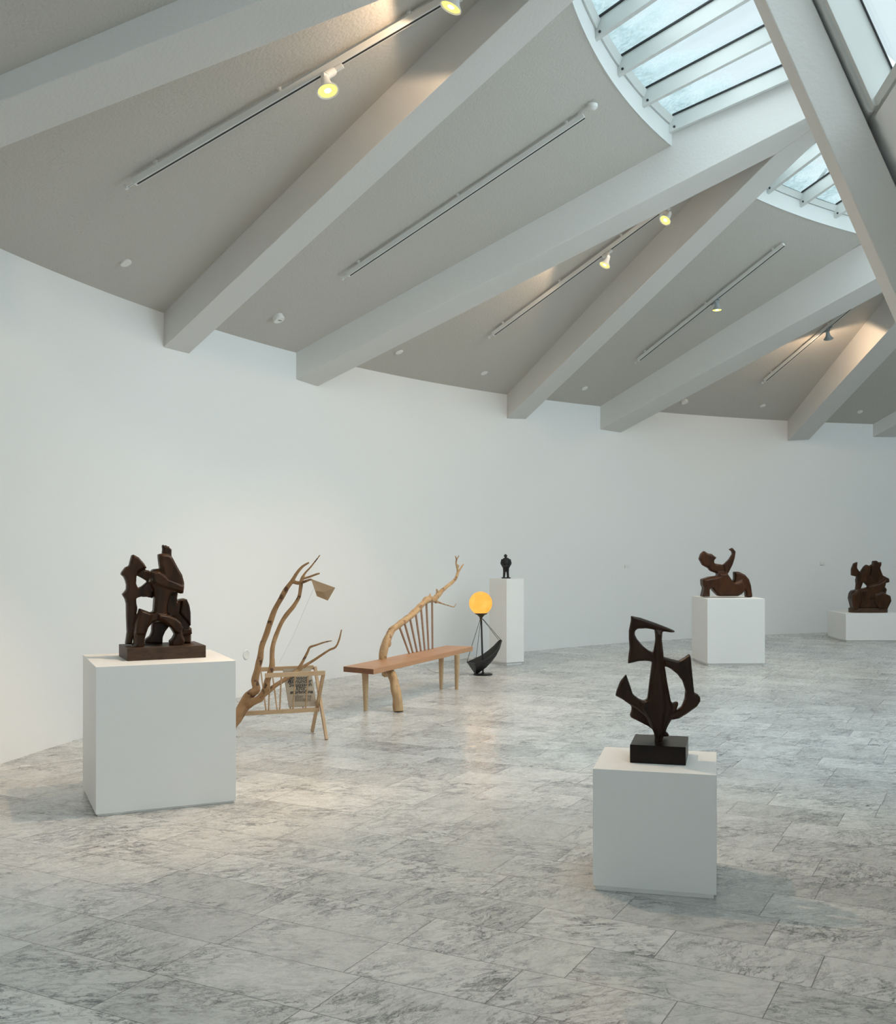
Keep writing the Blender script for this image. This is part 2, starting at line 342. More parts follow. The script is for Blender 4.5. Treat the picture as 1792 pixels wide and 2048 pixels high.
# end walls
for nm, a in (('wall_end', T0), ('wall_rear', T1)):
    e = (pol(1, a) - C); n = Vector((-e.y, e.x)) * (.15 if a == T1 else -.15); bm = NB(); o3 = Vector((n.x, n.y, 0))
    q = [V3(pol(3., a), 0), V3(pol(RW+.2, a), 0), V3(pol(RW+.2, a), ZW+.2), V3(pol(9.84, a), 6.9), V3(pol(3.0, a), 6.9)]
    hexa(bm, q, [p + o3 for p in q])
    if nm == 'wall_rear':
        bm.free(); bm = NB(); ra, rb, za, zb_ = 11.3, 14.4, .5, 3.45
        for pts_ in ([(3.,0),(15.4,0),(15.4,za),(3.,za)], [(rb,za),(15.4,za),(15.4,ZW+.2),(rb,4.6)], [(3.,za),(ra,za),(ra,6.3),(9.84,6.9),(3.,6.9)], [(ra,zb_),(rb,zb_),(rb,4.6),(ra,6.3)]):
            q = [V3(pol(r_, a), z_) for r_, z_ in pts_]; hexa(bm, q, [p + o3 for p in q])
        wr = empty('window_30', V3(pol(11.5, a), za), 0, 'added window in the unseen end wall behind the viewer, for fill light', 'window', None, 'structure')  # unseen opening added to bring fill light from behind the viewer
        b2 = NB(); q = [V3(pol(r_, a), z_) + o3*.5 for r_, z_ in ((ra,za),(rb,za),(rb,zb_),(ra,zb_))]; hexa(b2, q, [p + o3*.1 for p in q])
        uvl = b2.loops.layers.uv.new('UVMap')
        for f in b2.faces:
            for l in f.loops: l[uvl].uv = (.6, .9)
        REAR = (wr, b2)
        b3 = NB()
        for k_ in range(5):
            r_ = ra + (rb-ra)*k_/4; q = [V3(pol(r_-.03, a), za), V3(pol(r_+.03, a), za), V3(pol(r_+.03, a), zb_), V3(pol(r_-.03, a), zb_)]; hexa(b3, q, [p + o3 for p in q])
        keep(obj('frame', b3, M['frame']), wr)
    tag(obj(nm, bm, M['wall']), 'white end wall of the hall, out of view', 'wall', kind='structure')
# ceiling: sloping plaster, solid from the wall up to the kerb, and on to the ridge inside each V
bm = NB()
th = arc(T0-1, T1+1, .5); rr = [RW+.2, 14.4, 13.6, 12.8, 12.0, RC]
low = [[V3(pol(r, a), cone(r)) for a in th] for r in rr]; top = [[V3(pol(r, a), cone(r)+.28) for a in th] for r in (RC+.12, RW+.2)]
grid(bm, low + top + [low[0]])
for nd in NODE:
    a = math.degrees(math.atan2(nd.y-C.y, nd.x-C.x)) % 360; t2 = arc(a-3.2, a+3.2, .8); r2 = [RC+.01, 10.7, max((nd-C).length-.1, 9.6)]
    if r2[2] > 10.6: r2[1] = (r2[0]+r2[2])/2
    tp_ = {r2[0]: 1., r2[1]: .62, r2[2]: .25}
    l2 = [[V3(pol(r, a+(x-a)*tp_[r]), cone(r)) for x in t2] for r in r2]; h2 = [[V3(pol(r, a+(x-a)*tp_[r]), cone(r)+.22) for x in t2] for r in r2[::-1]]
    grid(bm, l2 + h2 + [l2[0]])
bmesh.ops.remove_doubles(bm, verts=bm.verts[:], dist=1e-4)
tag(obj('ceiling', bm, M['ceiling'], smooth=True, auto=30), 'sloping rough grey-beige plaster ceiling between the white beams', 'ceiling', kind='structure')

# V beams
ti = 0
BEAM = {}
def vbeam(k, side):
    "side +1: the beam on the high-angle side of the node"
    global ti
    x_, y_, z_, ax_, h_, W_B, G_, ex_ = NODES[k]
    cr_ = NODE[k]; ang = D(ax_ + side*h_)
    b = Vector((math.cos(ang), math.sin(ang)))            # from the node out to the wall
    ax = Vector((math.cos(D(ax_)), math.sin(D(ax_))))
    out = Vector((-b.y, b.x)) * side
    def wall(p): q = p - C; t = -q.dot(b) + math.sqrt(q.dot(b)**2 - q.dot(q) + (RW+.2)**2); return p + b*t
    zb = lambda p: z_ - G_*(p - cr_).dot(ax)
    L_ = .55 + ex_
    mid = cr_ - ax*L_
    po = cr_ + out*W_B; t = ((mid - po).dot(ax)) / b.dot(ax); pm = po + b*t
    ring = [wall(cr_), cr_, mid, pm, wall(po)]
    bm = NB(); bot = [V3(p, zb(p)) for p in ring]; tp = [V3(p, zb(p) + .58) for p in ring]
    hexa(bm, bot, tp); ti += 1
    BEAM[(k, side)] = (po, -b)
    return obj('trim_%d' % ti, bm, M['concrete'], bevel=.006)
for k in range(len(NODE)):
    for s_ in (1, -1):
        o = vbeam(k, s_)
        tag(o, 'white painted roof beam rising from the curved wall to the ridge', 'beam', 'white roof beams in V pairs', 'structure')
# steep inner struts, each leaning down from its node into the plane of the inner side
for k, nd in enumerate(NODE):
    ax = Vector((math.cos(D(AX[k])), math.sin(D(AX[k])))); n = Vector((-ax.y, ax.x)); bm = NB(); W = .40
    def P(z, dr, s_): q = nd - ax*(.81 + NODES[k][7] + (4.87-z)*.397 + dr) + n*s_*W/2; return V3(q, z)
    z0, z1 = 0., 6.0; T = .25
    hexa(bm, [P(z0,0,-1), P(z0,0,1), P(z0,T,1), P(z0,T,-1)], [P(z1,0,-1), P(z1,0,1), P(z1,T,1), P(z1,T,-1)])
    ti += 1
    tag(obj('trim_%d' % ti, bm, M['concrete'], bevel=.008), 'steep white concrete strut leaning down from the ridge on the inner side', 'strut', 'steep struts of the inner side', 'structure')
# inner side below its glazing, and ridge capping
GLOW = [3.8, 3.2, 1.3, 4.12, .6]      # inner bay sills; fourth in view, the unseen others lowered to let in more light
BAYS = [(AI[0], AI[1], 4.42)] + [(ATH[i], ATH[i+1], GLOW[i]) for i in range(5)] + [(AI[-2], AI[-1], 4.42)]
bm = NB()
def panel(a0, a1, za, zc):
    t2 = [a0 + (a1-a0)*(i/10*.9998 + .0001) for i in range(11)]
    grid(bm, [[fpt(a, z, d) for a in t2] for z, d in ((za,.25), (zc,.25), (zc,.6), (za,.6), (za,.25))])
for a0, a1, g_ in BAYS: panel(a0, a1, 0, g_)
for a0, a1 in ((AI[0], AI[1]), (AI[-2], AI[-1])): panel(a0, a1, 4.42, 6.6)
bmesh.ops.remove_doubles(bm, verts=bm.verts[:], dist=1e-4)
tag(obj('wall_inner', bm, M['wall'], smooth=True, auto=20), 'steeply sloping white inner wall under the glazing', 'wall', kind='structure')
R2 = 13.75
bm = NB()
grid(bm, [[V3(pol2(r, a), z) for a in arc(AI[0], AI[-1], 1)] for r, z in ((R2-.18, 6.36), (R2+.16, 6.36), (R2+.2, 6.85), (R2-.25, 6.85), (R2-.18, 6.36))])
ti += 1
tag(obj('trim_%d' % ti, bm, M['frame']), 'white capping along the top of the roof glazing', 'trim', kind='structure')
keep(obj('glass_pane', REAR[1], M['glass']), REAR[0])
# roof lights
wi = 0
def window(label):
    global wi; wi += 1
    return wi
def barbox(bm, p, q, wdir, up, wd, dp):
    "bar from p to q (its top centre line), width wd along wdir, hanging dp below along -up"
    a = wdir*wd/2; b = up*dp
    hexa(bm, [p-a-b, p+a-b, p+a, p-a], [q-a-b, q+a-b, q+a, q-a])
def rooflight(k):
    g = window('')
    # k: bay between node k and node k+1; a = low-angle side beam (node k, +1), b = beam (node k+1, -1)
    def oncirc(p, d):
        q = p - C; t = -q.dot(d) - math.sqrt(q.dot(d)**2 - q.dot(q) + RC*RC); p = p + d*t
        return math.degrees(math.atan2(p.y-C.y, p.x-C.x)) % 360
    (pa, da), (pb, db) = BEAM[(k, 1)], BEAM[(k+1, -1)]
    ta, tb = oncirc(pa, da), oncirc(pb, db); mid = (ta+tb)/2; hw = (tb-ta)/2
    aa, ab = math.atan2(da.y, da.x), math.atan2(db.y, db.x)
    root = empty('window_%d' % g, V3(pol(RC, mid), cone(RC)), 0, 'sloping roof light of long glass panes between two white beams', 'skylight', 'roof lights along the ridge', 'structure')
    offs = [-hw + .30 + 3.95*i for i in range(8) if -hw + .30 + 3.95*i < hw - 1.2]; offs.append(hw - .30)
    GL = cone(RC) + .27                     # glass height at the kerb
    span = []
    for o_ in [-hw-.6] + offs + [hw+.6]:
        p = pol(RC, mid+o_)
        # fan: bars lie between the directions of the two beams beside the light
        ang = aa + (ab-aa)*(o_+hw)/(2*hw); d = Vector((math.cos(ang), math.sin(ang)))
        # run until the ridge radius
        b = (p-C2).dot(d); c_ = (p-C2).dot(p-C2) - R2*R2; s = -b - math.sqrt(max(b*b - c_, 0)); q = p + d*s
        span.append((p, q, d))
    zr = GL + .455*1.15
    # curb band
    bm = NB(); t2 = arc(mid-hw-.3, mid+hw+.3, .6); zc = cone(RC)
    grid(bm, [[V3(pol(r, a), z) for a in t2] for r, z in ((RC-.002, zc-.01), (RC-.002, zc+.19), (RC+.13, zc+.19), (RC+.13, zc+.02), (RC-.002, zc-.01))])
    keep(obj('curb', bm, M['curb'], smooth=True, auto=30), root)
    # sill frame
    bm = NB(); grid(bm, [[V3(pol(r, a), z) for a in t2] for r, z in ((RC-.02, zc+.194), (RC-.05, zc+.262), (RC+.12, zc+.30), (RC+.12, zc+.194), (RC-.02, zc+.194))])
    keep(obj('sill_frame', bm, M['frame'], smooth=True, auto=30), root)
    for i in range(1, len(span)-1):
        p, q, d = span[i]; sd = Vector((-d.y, d.x, 0)); up = Vector((0, 0, 1))
        P0 = V3(p - d*.02, GL); Q0 = V3(q, zr)
        bm = NB(); barbox(bm, P0, Q0, sd, up, .055, .17)
        b = keep(obj('glazing_bar', bm, M['frame'], bevel=.003), root)
        bm = NB(); barbox(bm, P0 + Vector((0,0,.016)) + V3(d*.05, 0), Q0 + Vector((0,0,.016)), sd, up, .084, .018); sub(obj('gasket', bm, M['gasket']), b)
        sc = P0 + V3(d*.07, 0) + Vector((0, 0, -.11)) 
        for s_ in (1, -1):
            bm = NB(); lathe(bm, [(.012, 0), (.012, .006), (.007, .009)], 12, Matrix.Translation(sc + sd*.0275*s_) @ frame(sd*s_)); sub(obj('screw', bm, M['screw']), b)
    for i in range(0, len(span)-1):
        p0, q0, d0 = span[i]; p1, q1, d1 = span[i+1]
        bm = NB(); z = .008
        a = [V3(p0, GL+z), V3(p1, GL+z), V3(q1, zr+z), V3(q0, zr+z)]
        hexa(bm, a, [x + Vector((0,0,.012)) for x in a])
        uvl = bm.loops.layers.uv.new('UVMap'); bm.verts.index_update(); bm.verts.ensure_lookup_table()
        uvs = [(0,0),(1,0),(1,1),(0,1)]*2
        for f in bm.faces:
            for l in f.loops: l[uvl].uv = uvs[l.vert.index if l.vert.index >= 0 else 0]
        keep(obj('glass_pane', bm, M['glass']), root)
        # gasket along the lower edge of the pane
        bm = NB(); e = (p1-p0); mid_ = (d0+d1).normalized()
        dd = V3(mid_*.02, 0)
        hexa(bm, [V3(p0,GL-.012)+dd*.2, V3(p1,GL-.012)+dd*.2, V3(p1,GL-.012)+dd*1.6, V3(p0,GL-.012)+dd*1.6], [V3(p0,GL+.006)+dd*.2, V3(p1,GL+.006)+dd*.2, V3(p1,GL+.006)+dd*1.6, V3(p0,GL+.006)+dd*1.6])
        keep(obj('gasket', bm, M['gasket']), root)
for i in range(len(NODE)-1): rooflight(i)

# steep inner glazing
def sideglass(a0, a1, GZ):
    g = window('')
    root = empty('window_%d' % g, fpt((a0+a1)/2, GZ, .3), 0, 'steep row of long glass panes on the inner side of the ridge', 'window', 'steep glazing of the inner side', 'structure')
    z0, z1 = GZ, 6.5; N = 4
    th = [a0 + (a1-a0)*(i)/N for i in range(N+1)]; th[0] += 1.02; th[-1] -= 1.02
    def p(a, z, d): return fpt(a, z, d)
    for i, a in enumerate(th):
        e = pol2(1, a) - C2; n = Vector((-e.y, e.x, 0)); h = .085 if i in (0, N) else .028
        bm = NB(); hexa(bm, [p(a,z0,.24)-n*h, p(a,z0,.24)+n*h, p(a,z0,.41)+n*h, p(a,z0,.41)-n*h], [p(a,z1,.24)-n*h, p(a,z1,.24)+n*h, p(a,z1,.41)+n*h, p(a,z1,.41)-n*h])
        b = keep(obj('glazing_bar', bm, M['frame'], bevel=.003), root)
        h += .014; bm = NB(); hexa(bm, [p(a,z0,.41)-n*h, p(a,z0,.41)+n*h, p(a,z0,.417)+n*h, p(a,z0,.417)-n*h], [p(a,z1,.41)-n*h, p(a,z1,.41)+n*h, p(a,z1,.417)+n*h, p(a,z1,.417)-n*h])
        sub(obj('gasket', bm, M['gasket']), b)
    for i in range(N):
        a, b = th[i], th[i+1]; bm = NB()
        hexa(bm, [p(a,z0,.41), p(b,z0,.41), p(b,z0,.422), p(a,z0,.422)], [p(a,z1,.41), p(b,z1,.41), p(b,z1,.422), p(a,z1,.422)])
        uvl = bm.loops.layers.uv.new('UVMap')
        for f in bm.faces:
            for l in f.loops: l[uvl].uv = (.6, .9)
        keep(obj('glass_pane', bm, M['glass']), root)
    for aa_, ab_ in ((a0+.05, th[0]), (th[-1], a1-.05)):
        bm = NB(); hexa(bm, [p(aa_,z0,.22), p(ab_,z0,.22), p(ab_,z0,.44), p(aa_,z0,.44)], [p(aa_,z1,.22), p(ab_,z1,.22), p(ab_,z1,.44), p(aa_,z1,.44)]); keep(obj('jamb', bm, M['frame']), root)
    bm = NB(); t2 = arc(a0+.9, a1-.9, 1)
    grid(bm, [[p(a, z, d) for a in t2] for z, d in ((z0-.02, .25), (z0+.05, .25), (z0+.05, .46), (z0-.02, .46), (z0-.02, .25))])
    keep(obj('sill_frame', bm, M['frame']), root)
for a0, a1, g_ in BAYS[1:-1]: sideglass(a0, a1, g_)

# ================================================================== LIGHT TRACKS AND SPOTS
def cpt(r, th, dz): return V3(pol(r, th), cone(r) - dz)
def track(r0, r1, th, label, marks=3):
    p, q = cpt(r0, th, .088), cpt(r1, th, .088); d = (q-p); L = d.length; dn = d.normalized()
    root = empty('lighting_track', p, 0, label, 'lighting track', 'lighting tracks on the ceiling')
    side = Vector((0,0,1)).cross(dn).normalized(); up = dn.cross(side)
    if up.z < 0: up = -up
    bm = NB(); a = side*.024; b = up*.046
    hexa(bm, [p-a, p+a, p+a+b, p-a+b], [q-a, q+a, q+a+b, q-a+b]); rl_ = keep(obj('rail', bm, M['track'], bevel=.003), root)
    bm = NB(); a = side*.009; b = up*.003
    hexa(bm, [p+dn*.02-a-b, p+dn*.02+a-b, p+dn*.02+a+b, p+dn*.02-a+b], [q-a-b, q+a-b, q+a+b, q-a+b]); sub(obj('slot', bm, M['slot']), rl_)
    for i in range(marks):
        c = p + d*((.06 + i*.88/(marks-1))) + up*.044
        bm = NB(); lathe(bm, [(.014, 0), (.014, .034), (.022, .036), (.022, .044)], 12, Matrix.Translation(c) @ frame(up)); keep(obj('ceiling_mount', bm, M['track']), root)
    bm = NB(); 
    for s in (-1, 1): tube(bm, [p - dn*.005 + side*.012*s + up*.02, p - dn*.06 + side*.012*s + up*.02], .004, 6)
    bx(bm, -.012, .012, -.016, .016, -.01, .012, Matrix.Translation(p - dn*.07 + up*.022) @ frame(dn)); keep(obj('end_feed', bm, M['track']), root)
    return root, p, q, side, up
tA = track(14.12, 10.9, 168.6, 'long white lighting track nearest the camera, two lit spots on it', 4)
tB = track(13.89, 11.38, 154.9, 'white lighting track with no lamps, in the bay with the large skylight')
bm = NB(); e0 = cpt(11.30, 155.1, .03); lathe(bm, [(.05, 0), (.05, .03), (.03, .05), (.012, .055)], 16, Matrix.Translation(e0) @ frame(Vector((0,0,-1)))); keep(obj('feed_cap', bm, M['track'], smooth=True, auto=40), tB[0])
tC = track(14.01, 11.1, 141.6, 'white lighting track carrying two spots in the middle V-shaped bay', 4)
tD = track(13.93, 11.45, 128.8, 'white lighting track under the small skylight, one spot at its middle')
tE = track(14.04, 11.3, 116.9, 'white lighting track in the farthest bay on the right', 3)
tF = track(14.0, 11.0, 190.5, 'white lighting track behind the camera', 3)

LN = 0
def spot(u, v, Y, base, target, label, lit=True, m='track', scale=1., energy=SPOT_W, size=60, flood=None):
    "track spot: adapter on the rail at base, arm, flared shade centred on the pixel at distance Y, aimed at target"
    global LN
    c = at(u, v, Y); tg = Vector(target); d = (tg - c).normalized()
    root = empty('track_spotlight', base, 0, label, 'spotlight', 'spotlights on the tracks')
    bm = NB(); bx(bm, -.06*scale, .06*scale, -.017, .017, -.022, .004, Matrix.Translation(Vector(base)) @ Matrix.Rotation(math.atan2((base[1]-C.y), (base[0]-C.x)), 4, 'Z') @ Matrix.Rotation(math.atan(KS), 4, 'Y'))
    keep(obj('adapter', bm, M[m], bevel=.003), root)
    s = scale
    back = c - d*.085*s
    knee = back + Vector((0, 0, .015))
    b0 = Vector(base) + Vector((0, 0, -.012))
    bm = NB(); tube(bm, [b0, b0*.5+knee*.5, knee], [.023*s, .024*s, .021*s], 12); keep(obj('arm', bm, M[m], smooth=True, auto=40), root)
    bm = NB(); lathe(bm, [(.018*s, -.02), (.018*s, .02)], 12, Matrix.Translation(knee) @ frame(d.cross(Vector((0,0,1))))); keep(obj('hinge', bm, M[m], smooth=True, auto=40), root)
    bm = NB(); X = Matrix.Translation(c) @ frame(d)
    pr = [(.016, -.10), (.022, -.085), (.028, -.05), (.040, -.025), (.058, -.006), (.060, 0), (.056, 0), (.052, -.006), (.036, -.022), (.022, -.04), (.002, -.045)]
    lathe(bm, [(r*s, z*s) for r, z in pr], 28, X); sh_ = keep(obj('shade', bm, M[m], smooth=True, auto=50), root)
    if lit:
        bm = NB(); lathe(bm, [(.052*s, -.0055*s), (.040*s, -.016*s), (.026*s, -.024*s), (.003, -.026*s)], 24, X); sub(obj('reflector', bm, M['reflector'], smooth=True), sh_)
        bm = NB(); lathe(bm, [(.002, -.02*s), (.018*s, -.018*s), (.022*s, -.010*s), (.016*s, -.004*s), (.002, -.001*s)], 16, X); sub(obj('bulb', bm, M['bulb'], smooth=True), sh_)
        LN += 1
        l = bpy.data.lights.new('spot_beam', 'SPOT'); l.energy = energy; l.color = WARM; l.spot_size = D(size); l.spot_blend = .7; l.shadow_soft_size = .03
        lo = bpy.data.objects.new('spot_beam', l); COL.objects.link(lo); lo.matrix_world = Matrix.Translation(c + d*.01) @ frame(-d)
        if flood:
            l2 = bpy.data.lights.new('spill_light', 'SPOT'); l2.energy = flood[0]; l2.color = (1.0, .72, .47); l2.spot_size = D(flood[1]); l2.spot_blend = .12; l2.shadow_soft_size = .04
            lo2 = bpy.data.objects.new('spill_light', l2); COL.objects.link(lo2); lo2.matrix_world = Matrix.Translation(c + d*.012) @ frame(-d)
    return root
spot(656, 183, 7.22, cpt(12.62, 168.6, .095), (.35, 5.7, 0), 'lit white track spotlight tilted to face the camera', scale=1.3, energy=130, size=62, flood=(9, 168))
spot(901, 16, 7.0, cpt(11.72, 168.6, .095), (-1.95, 6.95, .7), 'lit grey-white spotlight at the top edge, beside the nearest track', scale=1.3, energy=190, size=44, flood=(20, 174))
spot(1330, 441, 11.8, cpt(11.6, 141.6, .095), (-1.3, 9.2, 0), 'farther lit spotlight of the middle bay, tucked beside the beam', scale=1.15, energy=110, size=60, flood=(10, 165))
spot(1209, 531, 12.3, cpt(12.35, 141.6, .095), (-.5, 11.2, 0), 'nearer lit spotlight of the middle bay with a white angled arm', scale=1.15, energy=110, size=70, flood=(24, 172))
spot(1434, 621, 14.4, cpt(12.55, 128.8, .095), (3.6, 14.0, .9), 'dark grey lit spotlight at the middle of the small skylight bay', m='grey', scale=1.2, energy=70, size=60, flood=(4, 150))
spot(1657, 678, 16.0, cpt(12.70, 116.9, .095), (7.0, 18.0, .8), 'grey spotlight in the farthest bay turned away towards the wall', m='grey', scale=1.2, energy=15, size=60, flood=(22, 174))

# ================================================================== SMALL CEILING AND WALL FIXTURES
def disc(name, u, v, rad, hgt, label, cat, group=None, dots=False):
    # meet the ceiling along the pixel ray
    lo_, hi_ = 2., 25.
    f = lambda Y: (EYE - (v-CV)/F*Y) - cone((Vector(((u-CU)/F*Y, Y)) - C).length)
    Y = 2.; best = None
    while Y < 25:
        if f(Y) < 0 and f(Y+.01) >= 0 or f(Y) > 0 and f(Y+.01) <= 0: best = Y
        Y += .01
    p = at(u, v, best); e = (Vector((p.x, p.y)) - C).normalized(); nrm = Vector((-KS*e.x, -KS*e.y, -1)).normalized()
    root = empty(name, p, 0, label, cat, group)
    X = Matrix.Translation(p) @ frame(nrm)
    bm = NB(); lathe(bm, [(rad*.92, -.004), (rad*.97, hgt*.3), (rad, hgt*.75), (rad*.9, hgt), (.004, hgt)], 28, X); hs_ = keep(obj('housing', bm, M['plastic'], smooth=True, auto=40), root)
    if dots:
        for k in range(4):
            bm = NB(); lathe(bm, [(.006, 0), (.004, .004)], 8, X @ Matrix.Translation((rad*(-.3+.25*k), rad*.1*(k % 2), hgt))); sub(obj('vent_hole', bm, M['screw']), hs_)
    return root
disc('ceiling_sensor', 251, 524, .048, .02, 'flat round white sensor disc in the nearest ceiling bay', 'sensor', 'round discs on the ceiling')
disc('smoke_detector', 555, 632, .062, .055, 'white smoke detector with small dark vents, between the two nearest beams', 'smoke detector', None, True)
disc('ceiling_sensor', 798, 703, .052, .016, 'round ceiling disc just right of the dome camera', 'sensor', 'round discs on the ceiling')
disc('ceiling_sensor', 968, 745, .052, .016, 'round ceiling disc left of the beam above the standing figurine', 'sensor', 'round discs on the ceiling')
disc('ceiling_sensor', 1169, 776, .052, .016, 'round ceiling disc low in the bay under the small skylight', 'sensor', 'round discs on the ceiling')
disc('smoke_detector', 1368, 801, .060, .045, 'white smoke detector in the farthest V bay, near the wall', 'smoke detector')
disc('ceiling_sensor', 1525, 811, .050, .016, 'round ceiling disc left of the last full beam on the right', 'sensor', 'round discs on the ceiling')
disc('ceiling_sensor', 1720, 823, .050, .016, 'round ceiling disc at the far right edge of the ceiling', 'sensor', 'round discs on the ceiling')

# dome camera under the second beam, cable loop on the side of it
p = at(788, 680, 12.62); root = empty('dome_camera', p, 0, 'small white dome security camera with black lens under the second beam', 'camera')
X = Matrix.Translation(p + Vector((0, 0, .02))) @ frame(Vector((.15, -.35, -1)))
bm = NB(); lathe(bm, [(.05, -.03), (.066, -.01), (.07, .02), (.062, .045), (.045, .05), (.004, .05)], 28, X); hs_ = keep(obj('housing', bm, M['plastic'], smooth=True, auto=40), root)
bm = NB(); lathe(bm, [(.044, .049), (.040, .060), (.025, .072), (.003, .076)], 24, X @ Matrix.Translation((0,-.006,0))); sub(obj('lens_dome', bm, M['black'], smooth=True), hs_)
pb = at(767, 607, 12.05); root = empty('cable_conduit', pb, 0, 'short white conduit with a loose cable loop on the side of the second beam', 'conduit')
Yc = 12.0
bm = NB(); tube(bm, [at(767, 604, Yc), at(767, 645, Yc)], .017, 10); keep(obj('pipe', bm, M['plastic'], smooth=True, auto=40), root)
bm = NB(); lp = [at(765, 646, Yc), at(768, 655, Yc-.02)] + [at(759 + 8.5*math.cos(f), 659 + 11*math.sin(f), Yc-.02) for f in [i*PI/8 - .4 for i in range(15)]] + [at(762, 647, Yc)]
tube(bm, lp, .0035, 6); keep(obj('cable_loop', bm, M['plastic'], smooth=True), root)
bm = NB(); bx(bm, -.02, .02, -.012, .012, -.015, .015, Matrix.Translation(at(759, 649, Yc-.01)) @ Matrix.Rotation(.5, 4, 'Y')); keep(obj('connector', bm, M['plastic'], bevel=.003), root)

def wallpt(u, v, inset=.0):
    d = Vector(((u-CU)/F, 1.)); a = d.dot(d); b = -2*d.dot(C); c_ = C.dot(C) - (RW-inset)**2
    Y = (-b + math.sqrt(b*b-4*a*c_))/(2*a); return at(u, v, Y)
def wallbox(name, u, v, w_, h_, t_, label, cat, m, group=None):
    p = wallpt(u, v, t_/2); th = math.atan2(p.y-C.y, p.x-C.x)
    bm = NB(); bx(bm, -t_/2, t_/2, -w_/2, w_/2, -h_/2, h_/2)
    o = obj(name, bm, M[m], bevel=.002); o.location = p; o.rotation_euler = (0, 0, th); return tag(o, label, cat, group)
wallbox('wall_label', 1254, 1133, .10, .055, .012, 'small white caption card on the wall right of the tall narrow plinth', 'label', 'plastic', None)
wallbox('wall_label', 1645, 1127, .10, .055, .012, 'small white caption card on the wall between the two far sculptures', 'label', 'plastic', None)
p = wallpt(492, 1309, .0); e = (C - Vector((p.x, p.y))).normalized()
bm = NB(); lathe(bm, [(.058, -.005), (.056, .006), (.046, .012), (.040, .009), (.004, .009)], 30, Matrix.Translation(p) @ frame(V3(e, 0)))
tag(obj('wall_socket_cover', bm, M['plastic'], smooth=True, auto=40), 'round white cover plate low on the wall, right of the large front plinth', 'cover plate')

# ================================================================== PLINTHS
def plinth(x, y, rot, w_, d_, h_, label, rec=.02, rh=.03):
    root = empty('plinth', (x, y, 0), rot, label, 'plinth', 'white display plinths')
    bm = NB(); bx(bm, 0, w_, 0, d_, rh, h_); obj('body', bm, M['plinth'], root, bevel=.002)
    bm = NB(); bx(bm, rec, w_-rec, rec, d_-rec, 0, rh+.004); obj('recessed_foot', bm, M['plinth'], root, bevel=.001)
    return root
plinth(-2.111, 6.373, .428, .846, .767, .900, 'large white plinth at the left front, under the group carving', .012, .014)
plinth(.686, 5.038, -.249, .569, .557, .576, 'nearest white plinth at the right front, under the ship-like carving', .012, .022)
plinth(3.454, 14.152, .04, .775, .78, .894, 'white plinth under the reclining figure')
plinth(.784, 14.215, .62, .30, .38, 1.155, 'tall narrow white plinth under the small standing man')
plinth(6.55, 17.5, .0, 1.0, .85, .468, 'low white plinth at the right edge under the crowded carving')

# ================================================================== CARVED SCULPTURES
def poly_area(P): return sum(P[i][0]*P[(i+1) % len(P)][1] - P[(i+1) % len(P)][0]*P[i][1] for i in range(len(P)))/2
def prism(bm, pts, po, ang, dep, th, inset):
    """traced outline -> rounded slab: pts are 3D points on a vertical plane along ang; dep moves it along the plane normal (away from viewer), th is its half thickness"""
    n = Vector((-math.sin(ang), math.cos(ang), 0)); e = Vector((math.cos(ang), math.sin(ang), 0))
    L = [((p - po).dot(e), p.z - po.z) for p in pts]
    # densify
    Q = []
    for i in range(len(L)):
        a, b = L[i], L[(i+1) % len(L)]; l = math.hypot(b[0]-a[0], b[1]-a[1]); k = max(1, int(l/.02))
        for j in range(k): Q.append((a[0]+(b[0]-a[0])*j/k, a[1]+(b[1]-a[1])*j/k))
    sg = 1 if poly_area(Q) > 0 else -1; m_ = len(Q)
    def off(dist):
        R = []
        for i in range(m_):
            a, b = Q[i-1], Q[(i+1) % m_]; tx, ty = b[0]-a[0], b[1]-a[1]; l = math.hypot(tx, ty) or 1
            R.append((Q[i][0] - sg*ty/l*dist, Q[i][1] + sg*tx/l*dist))
        return R
    I = off(inset)
    lay = [(I, -th), (Q, -th*.55), (Q, th*.55), (I, th)]
    rows = [[po + e*x + Vector((0, 0, z)) + n*(dep + t) for x, z in R] for R, t in lay]
    vs = [[bm.verts.new(p) for p in r] for r in rows]
    for i in range(3):
        for j in range(m_): bm.faces.new((vs[i][j], vs[i][(j+1) % m_], vs[i+1][(j+1) % m_], vs[i+1][j]))
    f0 = bm.faces.new(vs[0][::-1]); f1 = bm.faces.new(vs[-1])
    bmesh.ops.triangulate(bm, faces=[f0, f1], ngon_method='EAR_CLIP')
def fuse(name, bm, m, parent, vox=.007, it=6):
    "melt the pieces into one continuous carved surface"
    me = bpy.data.meshes.new('tmp'); bmesh.ops.recalc_face_normals(bm, faces=bm.faces[:]); bm.to_mesh(me); bm.free()
    o = bpy.data.objects.new('tmp', me); COL.objects.link(o)
    r = o.modifiers.new('r', 'REMESH'); r.mode = 'VOXEL'; r.voxel_size = vox
    s = o.modifiers.new('s', 'SMOOTH'); s.iterations = it; s.factor = .5
    dg = bpy.context.evaluated_depsgraph_get(); me2 = bpy.data.meshes.new_from_object(o.evaluated_get(dg))
    bpy.data.objects.remove(o); me2.name = name; me2.materials.clear(); me2.materials.append(m); me2.shade_smooth()
    o2 = bpy.data.objects.new(name, me2); COL.objects.link(o2)
    return keep(o2, parent)
def carve(name, root, m, pieces, cx, cy, sc, po, ang, vox=.007, it=6, extra=None):
    bm = NB()
    for pc in pieces:
        dep, th, ins, P = pc
        prism(bm, [onplane(cx + x/sc, cy + y/sc, (po.x, po.y), ang) for x, y in P], po, ang, dep, th, ins)
    if extra: extra(bm)
    return fuse(name, bm, m, root, vox, it)

